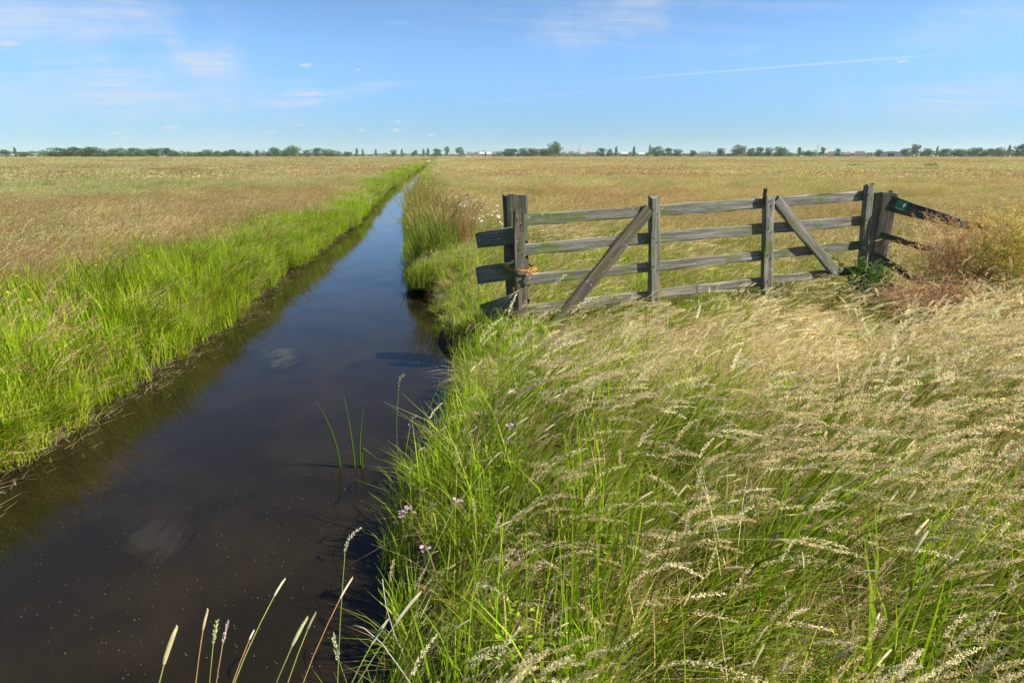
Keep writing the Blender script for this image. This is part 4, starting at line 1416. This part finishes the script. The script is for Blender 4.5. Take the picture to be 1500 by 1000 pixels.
def house(x, y, h_, wd, a, wi, ri, lb, deep=8.0):
    e = empty('farmhouse', (x, y, 0), lb, 'house', 'houses along the horizon', -a)
    hw, ev = wd / 2, h_ * .58
    V = [(-hw, -deep / 2, -.2), (hw, -deep / 2, -.2), (hw, deep / 2, -.2), (-hw, deep / 2, -.2), (-hw, -deep / 2, ev), (hw, -deep / 2, ev), (hw, deep / 2, ev), (-hw, deep / 2, ev), (-hw, 0, h_ - .15), (hw, 0, h_ - .15)]
    link('wall', mesh('wall', V, [(0, 1, 5, 4), (2, 3, 7, 6), (1, 2, 6, 9, 5), (3, 0, 4, 8, 7)], WALLS[wi]), e)
    o_ = .35
    V = [(-hw - o_, -deep / 2 - o_, ev - .2), (hw + o_, -deep / 2 - o_, ev - .2), (hw + o_, 0, h_), (-hw - o_, 0, h_), (hw + o_, deep / 2 + o_, ev - .2), (-hw - o_, deep / 2 + o_, ev - .2)]
    V += [(p_[0], p_[1], p_[2] - .14) for p_ in V]
    rf = link('roof', mesh('roof', V, [(0, 1, 2, 3), (3, 2, 4, 5), (9, 8, 7, 6), (11, 10, 8, 9), (0, 6, 7, 1), (5, 4, 10, 11), (1, 7, 8, 2), (2, 8, 10, 4), (0, 3, 9, 6), (3, 5, 11, 9)], ROOFS[ri]), e)
    v_, f_ = boxm(hw * .4, hw * .4 + .6, -.3, .3, h_ - .5, h_ + .6)
    link('chimney', mesh('chimney', v_, f_, WALLS[1]), rf)
    for q in (-.55, .05):
        v_, f_ = boxm(q * hw - .1, q * hw + wd * .16, -deep / 2 - .05, -deep / 2 + .1, ev * .38, ev * .8)
        wn_ = link('window', mesh('window', v_, f_, WALLS[0]), e)
        v_, f_ = boxm(q * hw, q * hw + wd * .16 - .1, -deep / 2 - .07, -deep / 2, ev * .43, ev * .75)
        link('pane', mesh('pane', v_, f_, m_pane), wn_)
    v_, f_ = boxm(hw * .6, hw * .6 + .9, -deep / 2 - .06, -deep / 2 + .1, -.1, min(2.0, ev * .8))
    link('door', mesh('door', v_, f_, m_door), e)


HOUSES = [(-403, 615, 3.6, 7.5, -0.58), (-392, 612, 3.2, 7.0, -0.57), (-385, 626, 3.6, 8.0, -0.55), (-289, 676, 4.0, 6.5, -0.4), (-262, 687, 4.0, 6.0, -0.36), (43, 799, 6.4, 6.0, 0.05), (52, 798, 6.2, 5.8, 0.06), (60, 798, 6.6, 6, 0.07), (69, 797, 6.2, 5.8, 0.09), (76, 796, 6.3, 6, 0.1), (168, 782, 6.4, 6.4, 0.21), (177, 780, 7, 6.4, 0.22), (185, 778, 6.3, 6.4, 0.23), (199, 775, 6.2, 6.3, 0.25), (225, 700, 6.2, 7.6, 0.31), (244, 693, 5.4, 6.7, 0.34), (310, 666, 5.9, 8.2, 0.44), (320, 662, 5.2, 7.4, 0.45), (424, 600, 5.7, 6.9, 0.62), (436, 592, 5.0, 6.9, 0.63), (445, 585, 6, 8.3, 0.65)]
WN, RN_ = ['white', 'brick', 'grey'], ['brown', 'dark', 'pale grey']
for i, q in enumerate(HOUSES):
    wi, ri = [0, 0, 2, 0, 1][i % 5], [2, 2, 1, 1, 0, 1, 0][i % 7]
    house(*q, wi, ri, 'tiny far %s house with %s roof, %s house from the left along the horizon' % (WN[wi], RN_[ri], ordinal(i + 1)))

# arched barn
be = empty('arched_barn', (413.4, 501.6, 0), 'grey round-roofed barn on the horizon at the right', 'barn', None, -.69)
V, F = [], []
k = 12
for s_ in (-1, 1):
    for j in range(k + 1):
        a = math.pi * j / k
        V.append((-9.0 * math.cos(a), s_ * 9, 1.4 + 4.0 * math.sin(a)))
for j in range(k): F.append((j, j + 1, k + 1 + j + 1, k + 1 + j))
link('roof', mesh('roof', V, F, plain('barn_sheet', (.26, .28, .30), .5, .4, .2, 1.0)), be)
V = [(-8.9, -8.9, 0)] + [(-8.9 * math.cos(math.pi * j / k), -8.9, 1.4 + 3.9 * math.sin(math.pi * j / k)) for j in range(k + 1)] + [(8.9, -8.9, 0)]
nV = len(V)
V += [(p_[0], 8.9, p_[2]) for p_ in V]
link('wall', mesh('wall', V, [tuple(range(nV))[::-1], tuple(range(nV, 2 * nV)), (0, 1, nV + 1, nV), (nV - 2, nV - 1, 2 * nV - 1, 2 * nV - 2)], WALLS[2]), be)
v_, f_ = boxm(-2.5, 2.5, -9.05, -8.8, 0, 3.6)
link('door', mesh('door', v_, f_, ROOFS[1]), be)

# pylons, barely visible
m_steel = plain('galvanised_steel', (.32, .33, .34), .5, .4, .1, 1)
V, F = [], []
def bar(a, b2, r):
    v2, f2 = tube([a, b2], r, 4)
    F.extend([tuple(i + len(V) for i in q) for q in f2]); V.extend(v2)
for sx_ in (-1, 1):
    for sy_ in (-1, 1):
        bar((2.2 * sx_, 2.2 * sy_, 0), (.4 * sx_, .4 * sy_, 26), .16)
for z in range(0, 24, 3):
    q0, q1 = 2.2 - 1.8 * z / 26, 2.2 - 1.8 * (z + 3) / 26
    for s_ in (-1, 1):
        bar((-q0, s_ * q0, z), (q1, s_ * q1, z + 3), .08); bar((q0, s_ * q0, z), (-q1, s_ * q1, z + 3), .08)
mast_me = mesh('mast', V, F, m_steel)
V, F = [], []
for z, q in ((17, 5), (21, 6.5), (25, 4)):
    bar((-q, 0, z), (q, 0, z), .14); bar((-q, 0, z), (0, 0, z + 1.4), .09); bar((q, 0, z), (0, 0, z + 1.4), .09)
arm_me = mesh('cross_arm', V, F, m_steel)
for i, (x, y) in enumerate([(351, 1458), (749, 1414), (841, 1242)]):
    e = empty('pylon', (x, y, 0), 'faint lattice pylon on the horizon, %s of three' % ['leftmost', 'middle', 'rightmost'][i], 'pylon', 'pylons on the horizon', .4)
    link('mast', mast_me, e); link('cross_arms', arm_me, e)

# ------------------------------------------------------------------ summer haze over the polder
HAZE = True
if HAZE:
    v_, f_ = boxm(-1900, 1900, -120, 2300, -2.2, 34)
    mh, t = material('haze')
    pv = t.n('ShaderNodeVolumePrincipled', None, Color=(.86, .92, 1.0, 1), Density=.0001, Anisotropy=.2)
    t.n('ShaderNodeOutputMaterial', None, Volume=pv.outputs[0])
    tag(link('haze', mesh('haze', v_, f_, mh)), 'thin blue summer haze over the whole polder', 'haze', kind='stuff')
